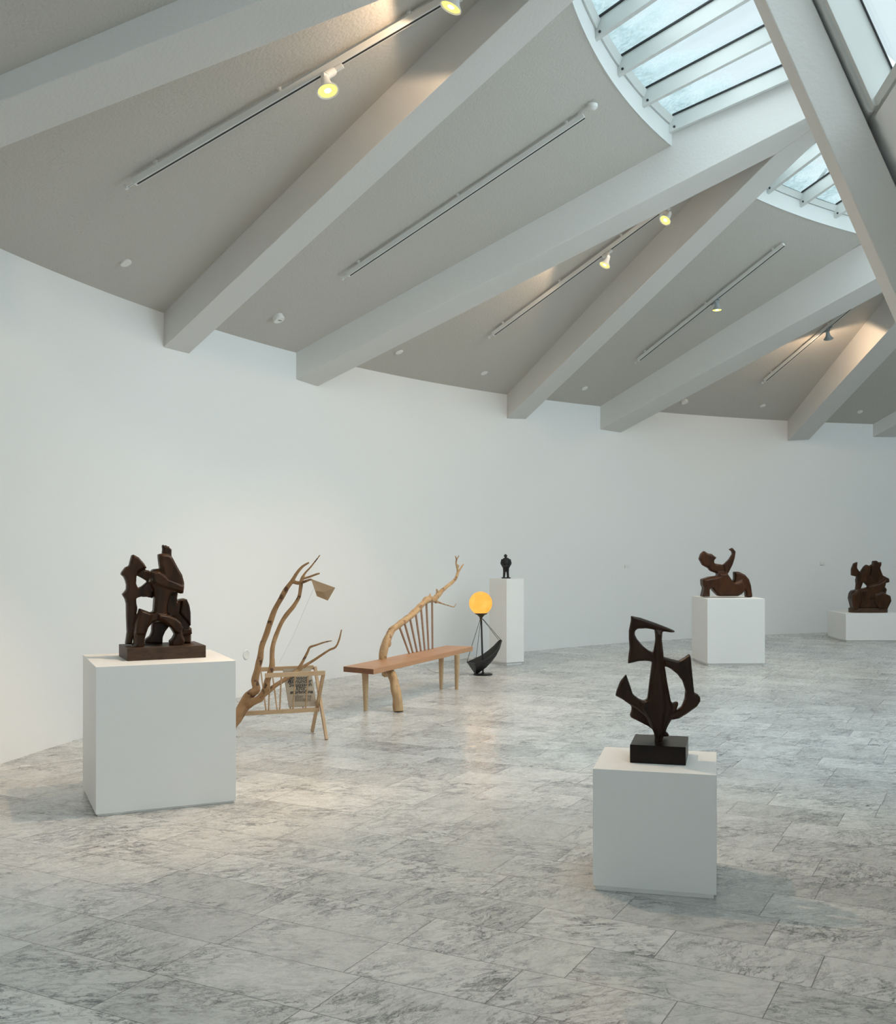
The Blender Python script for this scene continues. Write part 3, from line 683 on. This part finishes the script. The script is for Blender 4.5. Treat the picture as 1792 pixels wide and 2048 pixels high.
# --- group carving on the large plinth
a = D(26); B0 = Vector((-1.867, 6.943, .9))
root = empty('wooden_sculpture', B0, a, 'dark wooden carving of entwined figures with raised arms on the large left plinth', 'sculpture')
bm = NB(); bx(bm, -.248, .248, -.165, .165, 0, .079); obj('base', bm, M['statuebase'], root, bevel=.003)
S1 = [
 (.05, .042, .012, [(250,1665),(275,1480),(265,1250),(262,1050),(245,980),(200,905),(240,860),(262,830),(265,760),(250,700),(225,640),(178,600),(195,560),(250,490),(305,470),(320,400),(345,310),(370,297),(450,340),(530,430),(575,505),(500,520),(440,560),(415,640),(410,740),(440,810),(500,780),(560,730),(600,710),(650,760),(660,820),(670,900),(660,960),(560,935),(480,940),(410,965),(415,1040),(430,1110),(400,1300),(370,1500),(350,1665)]),
 (.06, .026, .008, [(420,560),(500,520),(620,540),(660,620),(600,715),(500,655),(430,620)]),
 (-.03, .058, .016, [(590,560),(640,515),(710,510),(740,545),(790,590),(850,640),(1000,700),(1090,750),(1085,880),(1040,885),(960,850),(900,880),(870,930),(850,1020),(835,1120),(845,1190),(900,1230),(960,1240),(1030,1310),(1070,1390),(1070,1500),(1100,1560),(1110,1600),(1060,1690),(900,1690),(885,1600),(930,1560),(960,1500),(900,1400),(800,1325),(700,1290),(620,1320),(560,1390),(530,1470),(500,1570),(490,1720),(400,1720),(310,1700),(350,1630),(345,1480),(370,1300),(420,1160),(440,1110),(520,1140),(600,1170),(640,1150),(650,1000),(660,900),(640,800),(610,740),(590,700)]),
 (-.05, .05, .018, [(705,290),(780,275),(860,285),(910,330),(1000,500),(1060,600),(1090,720),(1090,780),(960,800),(860,760),(780,700),(740,560),(720,450),(705,340)]),
 (.03, .030, .010, [(800,160),(820,145),(835,168),(858,150),(875,175),(903,168),(915,200),(945,215),(940,300),(960,370),(1030,520),(1080,640),(1090,760),(960,760),(900,500),(850,330),(800,280),(808,220)]),
 (.07, .065, .014, [(870,930),(900,880),(1050,870),(1035,1000),(1020,1030),(1080,980),(1160,965),(1200,1050),(1220,1150),(1225,1390),(1250,1420),(1250,1660),(1090,1660),(1060,1400),(960,1240),(840,1200),(835,1060)]),
 (-.075, .030, .012, [(430,1130),(520,1150),(600,1185),(570,1300),(520,1400),(490,1490),(420,1500),(352,1480),(372,1310)]),
 (-.085, .026, .010, [(690,1190),(830,1205),(940,1245),(1030,1315),(1068,1400),(1000,1480),(950,1450),(850,1340),(760,1270),(690,1265)]),
 (-.080, .030, .012, [(600,560),(700,545),(745,570),(850,680),(1000,730),(1080,765),(1070,865),(960,830),(820,800),(720,760),(640,735),(600,680)]),
 (-.055, .030, .010, [(650,520),(690,505),(725,520),(730,560),(660,565)]),
 (.00, .022, .008, [(1085,990),(1160,970),(1200,1060),(1220,1170),(1222,1380),(1160,1300),(1060,1180)]),
 (.02, .030, .012, [(1100,1400),(1240,1410),(1250,1500),(1120,1530),(1080,1620),(1060,1500)]),
 (.025, .010, .004, [(803,150),(822,143),(832,200),(815,240),(803,200)]),
 (.015, .010, .004, [(843,160),(860,149),(872,200),(860,250),(845,220)]),
 (.020, .010, .004, [(880,172),(903,166),(912,220),(900,260),(882,230)]),
 (.025, .010, .004, [(920,215),(944,213),(944,270),(925,290)]),
 (.09, .040, .010, [(670,1330),(850,1300),(930,1400),(870,1480),(835,1560),(830,1665),(555,1665),(560,1605),(640,1545),(665,1480)]),
]
carve('carving', root, M['statue2'], S1, 220, 1070, 7.585, B0, a, .0046, 3)

# --- ship-like carving on the nearest plinth
a = D(-15); fl = atz(1259.7, 1525.4, .576); e = Vector((math.cos(a), math.sin(a), 0)); nrm = Vector((-math.sin(a), math.cos(a), 0))
B0 = fl + e*.133 + nrm*.15
root = empty('wooden_sculpture', B0, a, 'tall dark abstract ship-like carving on the nearest right plinth', 'sculpture')
bm = NB(); bx(bm, -.133, .133, -.15, .15, 0, .088); obj('base', bm, M['darkbase'], root, bevel=.003)
S2 = [
 (.0, .030, .010, [(535,125),(650,150),(830,212),(960,262),(1050,300),(1050,316),(1010,320),(905,305),(815,288),(720,272),(620,275),(585,300),(582,345),(610,400),(680,480),(740,530),(800,555),(860,600),(850,660),(785,660),(700,650),(620,655),(540,675),(500,682),(505,600),(520,500),(512,400),(512,300),(528,220),(535,180)]),
 (-.005, .042, .014, [(815,280),(905,295),(897,400),(915,560),(925,680),(960,900),(1000,1110),(1030,1180),(1010,1330),(960,1420),(930,1500),(905,1560),(915,1640),(808,1640),(815,1540),(800,1480),(730,1330),(640,1180),(640,1110),(700,1112),(728,1085),(750,900),(775,700),(795,555),(820,400)]),
 (-.005, .026, .010, [(480,805),(410,890),(370,990),(355,1055),(430,1095),(510,1150),(600,1210),(700,1290),(780,1310),(780,1120),(690,1120),(620,1090),(560,1040),(510,890)]),
 (.045, .026, .010, [(510,1150),(545,1200),(545,1250),(525,1300),(540,1330),(620,1370),(740,1430),(830,1500),(870,1450),(780,1300),(620,1190)]),
 (.015, .030, .010, [(870,590),(930,612),(1000,632),(1100,655),(1160,620),(1225,573),(1240,620),(1258,820),(1280,1030),(1320,1045),(1350,1080),(1350,1130),(1310,1190),(1200,1270),(1100,1330),(1000,1348),(900,1330),(920,1260),(1065,1240),(1130,1190),(1165,1100),(1175,1000),(1140,890),(1080,810),(1000,745),(930,712),(870,700)]),
 (-.01, .022, .008, [(960,1110),(1010,1142),(1060,1125),(1090,1130),(1085,1170),(1060,1240),(980,1270),(940,1150)]),
 (-.046, .012, .010, [(838,330),(882,330),(880,700),(935,1150),(900,1400),(868,1580),(838,1400),(795,1150),(838,700)]),
 (.07, .022, .006, [(880,1440),(930,1480),(990,1535),(990,1562),(900,1568),(860,1540)]),
]
carve('carving', root, M['statue'], S2, 1170, 1210, 5.85, B0, D(-8), .0040, 3)

# --- reclining figure
B0 = Vector((3.454 + .38, 14.152 + .36, .894))
root = empty('wooden_sculpture', B0, .04, 'reddish dark carving of a reclining figure lifting one curved arm, on the middle right plinth', 'sculpture')
S3 = [
 (.02, .06, .02, [(270,125),(300,145),(330,150),(368,180),(345,205),(352,225),(420,235),(450,240),(440,300),(380,308),(320,285),(306,262),(313,222),(306,200),(292,198),(284,208),(290,222),(300,262),(260,240),(232,190),(245,150)]),
 (.02, .05, .01, [(300,250),(316,220),(345,215),(360,240),(340,285),(310,275)]),
 (-.03, .04, .012, [(485,100),(512,130),(505,180),(490,230),(455,300),(430,305),(415,235),(460,190),(485,150),(480,128),(458,115)]),
 (.0, .11, .03, [(372,295),(440,295),(495,378),(560,350),(595,420),(562,465),(530,484),(380,484),(345,450),(320,418),(305,425),(306,488),(247,488),(262,420),(250,395),(248,350),(310,330),(372,322)]),
 (.0, .07, .02, [(503,290),(540,290),(590,315),(620,350),(636,400),(648,492),(597,492),(590,430),(540,440),(490,400),(505,340)]),
]
carve('carving', root, M['reddish'], S3, 1340, 1070, 3.9646, B0, D(4), .0085, 4)

# --- crowded carving at the right edge
B0 = Vector((6.55 + .37, 17.5 + .36, .468))
root = empty('wooden_sculpture', B0, 0, 'dark carving of crowded figures on an oval base, at the right edge', 'sculpture')
bm = NB()
cc = at(1340+1570/3.9646, 1070+600/3.9646, B0.y); hw = 152/3.9646/F*B0.y; hh = .075
prof = []
for k in range(40):
    f = 2*PI*k/40; sx = math.cos(f); sy = math.sin(f)
    prof.append(Vector((cc.x + (hw-.13)*(1 if sx > 0 else -1) + .13*sx, B0.y + .13*sy, .468)))
hexa(bm, prof, [p_ + Vector((0, 0, hh)) for p_ in prof]); keep(obj('base', bm, M['statuebase'], bevel=.006), root)
S4 = [
 (.0, .11, .03, [(1440,440),(1480,430),(1520,425),(1600,405),(1680,390),(1710,430),(1700,470),(1730,490),(1728,530),(1700,588),(1440,588),(1418,500),(1425,460)]),
 (-.02, .05, .015, [(1480,212),(1475,260),(1500,295),(1530,250),(1550,233),(1580,245),(1582,280),(1570,310),(1600,385),(1550,395),(1525,370),(1500,440),(1465,440),(1475,330),(1432,320),(1432,270),(1450,225)]),
 (.04, .06, .015, [(1612,205),(1645,203),(1650,215),(1680,215),(1678,245),(1665,255),(1690,320),(1740,345),(1743,375),(1700,385),(1710,440),(1600,440),(1560,395),(1570,330),(1590,300),(1592,240),(1612,230)]),
 (-.10, .05, .02, [(1425,470),(1470,430),(1510,470),(1500,520),(1470,588),(1435,588),(1420,510)]),
 (-.10, .05, .02, [(1600,470),(1660,450),(1725,480),(1732,520),(1700,588),(1640,588),(1600,540)]),
 (-.08, .05, .02, [(1545,400),(1640,380),(1700,340),(1690,400),(1650,470),(1560,520)]),
]
carve('carving', root, M['statue2'], S4, 1340, 1070, 3.9646, B0, 0, .0095, 4)

# --- small standing man seen from behind
Ym = 14.47; c0 = at(1012, 1154.5, Ym); c0.z = 1.155
root = empty('bronze_figurine', c0, 0, 'small black figurine of a standing man on the tall narrow plinth', 'figurine')
bm = NB(); bx(bm, -.060, .060, -.055, .055, 0, .014); obj('base', bm, M['iron'], root, bevel=.003)
def cap(bm, p, q, r0, r1, n=5):
    P_ = [Vector(p).lerp(Vector(q), i/n) for i in range(n+1)]; R_ = [r0 + (r1-r0)*i/n for i in range(n+1)]
    tube(bm, P_, R_, 12)
def ball(bm, c, r, s=(1, 1, 1)):
    bmesh.ops.create_icosphere(bm, subdivisions=3, radius=r, matrix=Matrix.Translation(c) @ Matrix.Diagonal((*s, 1)))
bm = NB()
for s in (-1, 1):
    cap(bm, (s*.028, .0, .012), (s*.022, .0, .09), .015, .019); cap(bm, (s*.022, 0, .085), (s*.018, .0, .165), .019, .027)
    ball(bm, Vector((s*.030, .018, .020)), .014, (1, 1.9, .7))
    cap(bm, (s*.046, .0, .258), (s*.062, -.004, .200), .020, .017); cap(bm, (s*.062, -.004, .205), (s*.040, -.02, .158), .016, .012)
    ball(bm, Vector((s*.036, -.022, .152)), .013)
ball(bm, Vector((0, 0, .165)), .042, (1, .8, .75)); ball(bm, Vector((0, -.004, .215)), .045, (1.0, .75, 1.2)); ball(bm, Vector((0, 0, .25)), .046, (1.15, .7, .75))
cap(bm, (0, 0, .265), (-.004, .004, .295), .015, .013); ball(bm, Vector((-.006, .004, .307)), .0225, (.95, 1.05, 1.08))
ball(bm, Vector((-.006, .026, .303)), .006); ball(bm, Vector((-.028, .004, .304)), .006); ball(bm, Vector((.016, .004, .304)), .006)
for v_ in bm.verts: v_.co += c0
fuse('figure', bm, M['iron'], root, .0042, 2)

# ================================================================== BENCH GROWN FROM A BRANCH
SH = .44
A_ = atz(686.7, 1332.9, SH); Bc = atz(747, 1338.2, SH); Cc = atz(945.7, 1292.7, SH); Dd = atz(893, 1290.9, SH)
ba = math.atan2((Cc-Bc).y, (Cc-Bc).x); org = Vector((A_.x, A_.y, 0))
root = empty('branch_bench', org, 0, 'wooden plank bench with a tree branch as backrest and one leg', 'bench')
bm = NB(); t_ = .052; lst = [A_, Bc, Cc, Dd]
hexa(bm, [p_ - Vector((0,0,t_)) for p_ in lst], [Vector(p_) for p_ in lst])
o = keep(obj('seat', bm, M['oak'], bevel=.003), root)
o.data.materials.append(M['oakend'])
dAB = (Bc-A_).normalized()
for f in o.data.polygons:
    cxy = f.center
    if abs(f.normal.z) < .5 and f.normal.y < -.7 and (cxy - (A_+Bc)/2).length < .1: f.material_index = 1
def leg(foot, topxy, r0, r1, m='pale'):
    bm = NB(); tube(bm, [Vector((topxy[0], topxy[1], SH-t_)), Vector((foot[0], foot[1], .0))], [r0, r1], 16)
    return keep(obj('leg', bm, M[m], smooth=True, auto=40), root)
f1 = atz(731.4, 1421.7); leg((f1.x, f1.y), (f1.x-.005, f1.y), .034, .020)
f2 = atz(882.3, 1377.8); leg((f2.x, f2.y), (f2.x, f2.y), .031, .019)
f3 = atz(913.3, 1378.8); leg((f3.x, f3.y), (f3.x+.005, f3.y-.01), .031, .019)
adir = math.atan2((Dd-A_).y, (Dd-A_).x)
inn = Vector((-(Dd-A_).y, (Dd-A_).x, 0)).normalized()*-.035
bp = Vector((A_.x, A_.y)) + Vector((inn.x, inn.y))
def bq(x, y, off=0):   # crop coordinates of the bench close-up
    p_ = onplane(670 + x/4.48, 1090 + y/4.48, bp, adir); return p_ + Vector((-.0, 0, 0))
stump = [atz(798, 1423.5), at(796, 1405, 10.36), at(791.5, 1380, 10.42), at(786, 1356, 10.52), at(780, 1343, 10.62), at(772, 1336, 10.8)]
stump[0].z = 0
trunk = [bq(432, 1090), bq(428, 990), bq(440, 920), bq(470, 830), bq(520, 755), bq(590, 700), bq(660, 650), bq(720, 595), bq(770, 540), bq(830, 490), bq(885, 490)]
pts = stump + trunk
rad = [.050, .049, .047, .045, .043, .043, .042, .042, .043, .040, .036, .035, .035, .035, .033, .036, .036]
pp, rr_ = smooth_path(pts, rad, 5)
bm = NB(); tube(bm, pp, rr_, 14, .35, 3)
def twig(bm, P, R, seg=8, seed=0):
    a_, b_ = smooth_path(P, R, 4); tube(bm, a_, b_, seg, .35, seed)
twig(bm, [bq(885, 490), bq(925, 450), bq(960, 410), bq(1010, 365), bq(1070, 315), bq(1100, 250), bq(1095, 200), bq(1085, 160), bq(1090, 125)], [.036, .029, .024, .022, .020, .017, .013, .010, .009], 12, 5)
twig(bm, [bq(1090, 130), bq(1078, 98)], [.010, .007]); twig(bm, [bq(1090, 130), bq(1112, 92)], [.010, .005])
twig(bm, [bq(1095, 260), bq(1115, 225), bq(1152, 170)], [.016, .013, .008]); ball(bm, bq(1098, 190), .022)
twig(bm, [bq(905, 475), bq(922, 430), bq(910, 395)], [.026, .020, .009]); twig(bm, [bq(830, 485), bq(848, 460), bq(855, 435)], [.022, .017, .007])
twig(bm, [bq(910, 505), bq(960, 525), bq(1010, 540), bq(1065, 553), bq(1085, 520)], [.016, .009, .008, .008, .005]); ball(bm, bq(905, 508), .022)
ball(bm, bq(452, 1155), .042, (1, 1, .8)); ball(bm, bq(475, 880), .036, (1, 1, 1.3)); twig(bm, [bq(640, 1040), bq(665, 1080)], [.02, .012])
fuse('branch', bm, M['bark2'], root, .0055, 2)
for (x0, y0, x1, y1) in [(578, 735, 668, 962), (622, 695, 700, 958), (672, 660, 737, 950), (722, 610, 771, 943), (770, 555, 805, 938), (818, 515, 839, 933), (870, 500, 874, 928)]:
    q_ = bq(x1, y1); top_ = bq(x0, y0); q_.z = SH-.01
    bm = NB(); tube(bm, [top_, q_], [.0125, .0105], 10); keep(obj('spindle', bm, M['spindle'], smooth=True, auto=40), root)

# ================================================================== MAGAZINE RACK GROWN FROM A BRANCH
P1 = atz(627, 1463.3); P2 = atz(650, 1480.3); e1 = (P2-P1).normalized(); rl = Vector((-.94, -.34, 0)); rl.normalize()
mid = (P1+P2)/2; TH = .56
root = empty('branch_magazine_rack', mid, 0, 'magazine rack of pale rails held by two tall bare branches, beside the large plinth', 'magazine rack')
tf = P2 + Vector((0, 0, TH)) + e1*.0; tb = P1 + Vector((0, 0, TH)) - e1*.0
def plank(name, p, q, w1, w2, m='rack', side=None):
    d = (q-p).normalized(); s_ = (side or Vector((0,0,1)).cross(d)).normalized(); u_ = d.cross(s_)
    bm = NB(); a_, b_ = s_*w1/2, u_*w2/2
    hexa(bm, [p-a_-b_, p+a_-b_, p+a_+b_, p-a_+b_], [q-a_-b_, q+a_-b_, q+a_+b_, q-a_+b_]); return keep(obj(name, bm, M[m], bevel=.002), root)
plank('leg', tf + rl*.012, P1 + rl*.012 , .024, .034, side=rl)
plank('leg', tb - rl*.014, P2 - rl*.014, .024, .034, side=rl)
plank('rail', tf, tf + rl*.50, .022, .036); plank('rail', tb, tb + rl*.46, .022, .036)
lowz = Vector((mid.x, mid.y, .225)); plank('rail', lowz, lowz + rl*.66, .03, .034)
for i, k in enumerate((.12, .23, .345, .44)):
    for (b_, off_) in ((tf, .0), (tb, .0)):
        bm = NB(); tube(bm, [b_ + rl*(k + .02), lowz + rl*(k*.98 - (0 if b_ is tf else -.02)) + Vector((0, 0, .01))], .0065, 8); keep(obj('slat_rod', bm, M['rack'], smooth=True, auto=40), root)
YB = 8.86
def rq(x, y, Y=YB): return at(450 + x/4.996, 1090 + y/4.996, Y)
bm = NB()
foot_ = at(432, 1484, 8.72); foot_.z = 0.0
twig(bm, [foot_, rq(20, 1830, 8.75), rq(110, 1720, 8.78), rq(200, 1600, 8.82), rq(250, 1500, 8.84), rq(310, 1445, 8.86), rq(300, 1360, 8.88), rq(320, 1250, 8.9), rq(350, 1130, 8.92), rq(370, 1010, 8.94), rq(420, 880, 8.96), rq(455, 770, 8.98), rq(490, 670, 9.0), rq(550, 550, 9.0), rq(610, 450, 9.0), rq(665, 365, 9.0), rq(720, 280, 9.0), rq(775, 215, 9.0), rq(842, 175, 9.0)],
     [0.0638, 0.0616, 0.0570, 0.0490, 0.0410, 0.0342, 0.0313, 0.0280, 0.0275, 0.0268, 0.0255, 0.0243, 0.0230, 0.0217, 0.0217, 0.0192, 0.0140, 0.0115, 0.0071], 14, 1)
twig(bm, [rq(200, 1620, 8.82), rq(270, 1570, 8.78), rq(350, 1530, 8.74), rq(395, 1460, 8.72), rq(420, 1370, 8.72), rq(450, 1280, 8.72), rq(468, 1200, 8.74), rq(470, 1100, 8.76), rq(480, 1000, 8.8), rq(510, 900, 8.84), rq(560, 790, 8.86), rq(620, 690, 8.9), rq(690, 600, 8.92), rq(740, 520, 8.94), rq(755, 430, 8.96), rq(765, 350, 8.98), rq(800, 280, 8.98), rq(860, 215, 8.98), rq(950, 100, 8.98)],
     [0.0319, 0.0319, 0.0307, 0.0280, 0.0255, 0.0243, 0.0230, 0.0217, 0.0211, 0.0198, 0.0185, 0.0185, 0.0179, 0.0172, 0.0153, 0.0135, 0.0096, 0.0076, 0.0051], 12, 7)
twig(bm, [rq(675, 365, 9.0), rq(730, 378, 8.98), rq(790, 368, 8.96), rq(850, 345, 8.94), rq(880, 355, 8.92)], [0.0170, 0.0155, 0.0141, 0.0099, 0.0078], 10, 2)
twig(bm, [rq(785, 335, 8.98), rq(850, 315, 8.98), rq(910, 292, 8.98), rq(948, 283, 8.98)], [0.0099, 0.0099, 0.0092, 0.0064], 8, 3)
twig(bm, [rq(360, 1520, 8.76), rq(440, 1450, 8.80), rq(500, 1405, 8.84), rq(590, 1350, 8.92), rq(680, 1285, 9.0), rq(750, 1235, 9.06), rq(850, 1175, 9.1), rq(950, 1110, 9.1), rq(1040, 1050, 9.1), rq(1105, 1020, 9.1), rq(1140, 950, 9.1), rq(1165, 845, 9.1)],
     [0.0230, 0.0217, 0.0192, 0.0185, 0.0192, 0.0179, 0.0128, 0.0108, 0.0096, 0.0089, 0.0083, 0.0057], 10, 4)
twig(bm, [rq(735, 1240, 9.04), rq(780, 1160, 9.06), rq(825, 1070, 9.08), rq(850, 1022, 9.08), rq(910, 1000, 9.08), rq(1000, 970, 9.08), rq(1070, 957, 9.08)], [0.0155, 0.0128, 0.0106, 0.0099, 0.0084, 0.0078, 0.0049], 8, 6)
fuse('branch', bm, M['bark'], root, .0042, 2)
bm = NB(); tube(bm, [rq(892, 420, 8.93), rq(680, 910, 8.9), rq(545, 1175, 8.88)], .0012, 5); keep(obj('thread', bm, M['plastic']), root)

# brown paper folded over the branch tip
g = [rq(862, 340, 8.90), rq(1102, 427, 8.86), rq(1028, 556, 8.90), rq(918, 512, 8.94), rq(900, 455, 8.87), rq(985, 470, 8.865)]
bm = NB(); vs = [bm.verts.new(p_) for p_ in g]
for f in ((0, 1, 5), (1, 2, 5), (2, 3, 5), (3, 4, 5), (0, 5, 4)): bm.faces.new([vs[i] for i in f])
vb = bm.verts.new(rq(866, 352, 8.99)); vc = bm.verts.new(rq(1000, 500, 8.97))
bm.faces.new((vs[0], vs[1], vc)); bm.faces.new((vs[1], vs[2], vc)); bm.faces.new((vs[2], vs[3], vc)); bm.faces.new((vs[3], vb, vc)); bm.faces.new((vs[0], vb, vc))
o = obj('hanging_paper', bm, M['veneer']); s_ = o.modifiers.new('thick', 'SOLIDIFY'); s_.thickness = .002
tag(o, 'folded brown paper hanging from the tip of a rack branch', 'paper')

# printed paper standing in the rack
tl, tr_ = onplane(568.5, 1339.5, (mid.x+.0, mid.y), math.atan2(-rl.y, -rl.x)), onplane(624.5, 1337.5, (mid.x, mid.y), math.atan2(-rl.y, -rl.x))
bl, br_ = onplane(578, 1415, (mid.x, mid.y), math.atan2(-rl.y, -rl.x)), onplane(634.5, 1412.5, (mid.x, mid.y), math.atan2(-rl.y, -rl.x))
back = -e1*.06
tl += back; tr_ += back; bl.z = max(bl.z, .245); br_.z = max(br_.z, .245)
root = empty('printed_booklet', (bl+br_)/2, 0, 'brown printed booklet with black lettering standing in the magazine rack', 'booklet')
nn_ = (br_-bl).cross(tl-bl).normalized()
if nn_.y > 0: nn_ = -nn_
bm = NB(); hexa(bm, [bl, br_, tr_, tl], [p_ - nn_*.012 for p_ in (bl, br_, tr_, tl)]); pg_ = keep(obj('pages', bm, M['paper'], bevel=.001), root)
ex = (br_-bl).normalized(); ey = (tl-bl); ey = (ey - ex*ey.dot(ex)).normalized(); W_ = (br_-bl).length; H_ = (tl-bl).dot(ey)
def text(s, fx, fy, size, m):
    cu = bpy.data.curves.new('t', 'FONT'); cu.body = s; cu.size = size; cu.align_x = 'CENTER'; cu.extrude = .0006; cu.resolution_u = 3; cu.offset = .0005
    to = bpy.data.objects.new('t', cu); COL.objects.link(to); dg = bpy.context.evaluated_depsgraph_get()
    me = bpy.data.meshes.new_from_object(to.evaluated_get(dg)); bpy.data.objects.remove(to); me.name = 'lettering'; me.materials.clear(); me.materials.append(m)
    base_ = bl.lerp(tl, fy) ; ctr = base_ + (br_-bl)*fx
    X = Matrix.Translation(ctr + nn_*.0022) @ Matrix((ex, ey, nn_)).transposed().to_4x4()
    me.transform(X); o = bpy.data.objects.new('lettering', me); COL.objects.link(o); return sub(o, pg_)
for s, fy, sz, m in (('Jónsson', .705, .050, 'ink'), ('Ásmundur', .62, .050, 'ink'), ('Sveinsson', .53, .050, 'ink'), ('Eftir', .44, .050, 'ink'), ('stórhríðina', .345, .044, 'ink'), ('After the', .235, .044, 'faintink'), ('Blizzard', .15, .044, 'faintink')):
    text(s, .52, fy, sz, M[m])

# ================================================================== SHIP-SHAPED FLOOR LAMP
YL = 13.2
def lq(x, y, Y=YL): return at(920 + x/7.06, 1080 + y/7.06, Y)
bc = lq(325, 1900); bc.z = 0
root = empty('ship_floor_lamp', bc, 0, 'floor lamp like a black ship hull with a glowing amber globe, beside the bench', 'lamp')
bm = NB(); lathe(bm, [(.115, 0), (.12, .006), (.12, .014), (.105, .020), (.02, .022), (.02, .03)], 36, Matrix.Translation(bc)); keep(obj('foot_plate', bm, M['black'], smooth=True, auto=40), root)
gc = lq(292, 892); cupc = lq(300, 1090)
bm = NB(); tube(bm, [bc + Vector((0, 0, .01)), lq(315, 1620), cupc], .011, 12); keep(obj('mast', bm, M['black'], smooth=True, auto=40), root)
bm = NB(); bmesh.ops.create_uvsphere(bm, u_segments=40, v_segments=24, radius=.1437, matrix=Matrix.Translation(gc)); keep(obj('globe', bm, M['globe'], smooth=True), root)
bm = NB(); z0 = lq(300, 1105).z - gc.z
lathe(bm, [(.014, z0-.04), (.018, z0), (.020, z0+.012), (.032, z0+.024), (.050, z0+.042), (.072, z0+.052), (.078, z0+.058), (.078, z0+.066), (.050, z0+.07), (.004, z0+.06)], 30, Matrix.Translation(Vector((cupc.x*.6+gc.x*.4, YL, gc.z)))); keep(obj('globe_holder', bm, M['brass'], smooth=True, auto=50), root)
far = [(95,1725),(150,1700),(225,1668),(310,1625),(400,1560),(480,1490),(540,1425),(572,1400)]
keel = [(215,1900),(250,1885),(300,1852),(365,1805),(440,1730),(505,1640),(555,1530),(585,1412)]
near = [(215,1742),(255,1728),(310,1705),(375,1672),(440,1630),(505,1580),(555,1500),(586,1408)]
rows = []
for (fx, fy), (kx, ky), (nx, ny), hw_ in zip(far, keel, near, [.13, .14, .145, .14, .12, .09, .05, .006]):
    A3, K3, N3 = lq(fx, fy, YL+hw_), lq(kx, ky, YL), lq(nx, ny, YL-hw_)
    r_ = []
    for i in range(9):
        t = i/8
        if t <= .5: p_ = A3.lerp(K3, t*2); b_ = math.sin(t*2*PI)
        else: p_ = K3.lerp(N3, t*2-1); b_ = math.sin((t*2-1)*PI)
        out_ = Vector((.25, (.5-t)*1.2, -.35)).normalized()
        r_.append(p_ + out_*b_*.016)
    rows.append(r_)
bm = NB(); g = grid(bm, rows); 
tv = bm.verts.new((rows[0][0]+rows[0][-1])/2)
for i in range(8): bm.faces.new((g[0][i], g[0][i+1], tv))
o = keep(obj('hull', bm, M['blacktin'], smooth=True, auto=60), root); s_ = o.modifiers.new('thick', 'SOLIDIFY'); s_.thickness = .006
for (x0, y0, x1, y1, dy) in ((285, 1118, 97, 1722, .12), (293, 1122, 218, 1742, -.12), (318, 1115, 548, 1412, .04), (322, 1112, 570, 1402, -.0)):
    bm = NB(); tube(bm, [lq(x0, y0), lq(x1, y1, YL+dy)], .0032, 6); keep(obj('rigging_wire', bm, M['black']), root)
l = bpy.data.lights.new('globe_light', 'POINT'); l.energy = 20; l.color = (1, .62, .34); l.shadow_soft_size = .15
lo = bpy.data.objects.new('globe_light', l); COL.objects.link(lo); lo.location = gc; pass
lo.location = gc
# its cable and small plug box by the wall
bm = NB(); cp = [bc + Vector((-.1, .03, .006)), atz(905, 1348), atz(868, 1344), atz(853, 1335), atz(858, 1327), atz(900, 1318.5), atz(933, 1316.5)]
for p_ in cp[1:]: p_.z = .005
a_, b_ = smooth_path(cp, [.0035]*len(cp), 6); tube(bm, a_, b_, 6)
keep(obj('power_cord', bm, M['plastic'], smooth=True), root)
p = atz(940, 1319); bm = NB(); bx(bm, -.05, .05, -.03, .03, 0, .035); o = obj('power_adapter', bm, M['plastic'], bevel=.004); o.location = p; tag(o, 'small white power adapter on the floor between the lamp and the wall', 'adapter')
# floor socket plug near the left edge with a wire
bm = NB(); cp = [atz(-10, 1546), atz(40, 1536)]; cp = [Vector((p_.x, p_.y, .004)) for p_ in cp] + [Vector((p_.x, p_.y, .004)) for p_ in (atz(60, 1533.5), atz(120, 1524), atz(166, 1519))]
tube(bm, cp, .0025, 6); tag(obj('floor_wire', bm, M['plastic']), 'thin wire lying on the marble near the left wall', 'wire')
bm = NB(); bx(bm, -.035, .035, -.011, .011, 0, .016); o = obj('wire_connector', bm, M['plastic'], bevel=.003); o.location = atz(50, 1535.5); o.rotation_euler = (0, 0, .45)
tag(o, 'small white plug connector on the floor left of the large plinth', 'connector')

# ================================================================== OUTSIDE: BARE TREES SEEN THROUGH THE SMALL ROOF LIGHT
def tree(x, y, h, seed, label):
    rnd = random.Random(seed); bm = NB()
    def grow(p, d, L, r, lvl):
        P_ = [p]; q = p
        for i in range(4):
            d = (d + Vector((rnd.uniform(-.16, .16), rnd.uniform(-.16, .16), rnd.uniform(-.03, .12)))).normalized(); q = q + d*L/4; P_.append(q)
        r_ = max(r, .016); tube(bm, P_, [r_, r_*.9, r_*.8, r_*.75, r_*.7], 6 if lvl < 3 else 4)
        if lvl >= 5: return
        for k in range(rnd.choice((2, 3)) if lvl else 6):
            i = rnd.randint(1, 4) if lvl else 1 + k*3//5; b = P_[min(i, 4)]
            f = rnd.uniform(0, 2*PI); sd = Vector((math.cos(f), math.sin(f), rnd.uniform(.1, .7)))
            grow(b, (d*.7 + sd*.8).normalized(), L*rnd.uniform(.55, .75), r*.5, lvl+1)
    grow(Vector((0, 0, 0)), Vector((0, 0, 1)), h*.55, .20, 0)
    o = obj('bare_tree', bm, M['twig']); o.location = (x, y, 0); return tag(o, label, 'tree')
tree(9.6, 27.0, 9.9, 3, 'leafless tree seen through the upper pane of the small skylight')
tree(17.5, 45.0, 13.0, 11, 'leafless tree seen through the lower pane of the small skylight')
bm = NB(); bx(bm, -40, 60, -40, 60, -.4, -.3); tag(obj('ground', bm, M['snow']), 'snowy ground outside', 'ground', kind='structure')
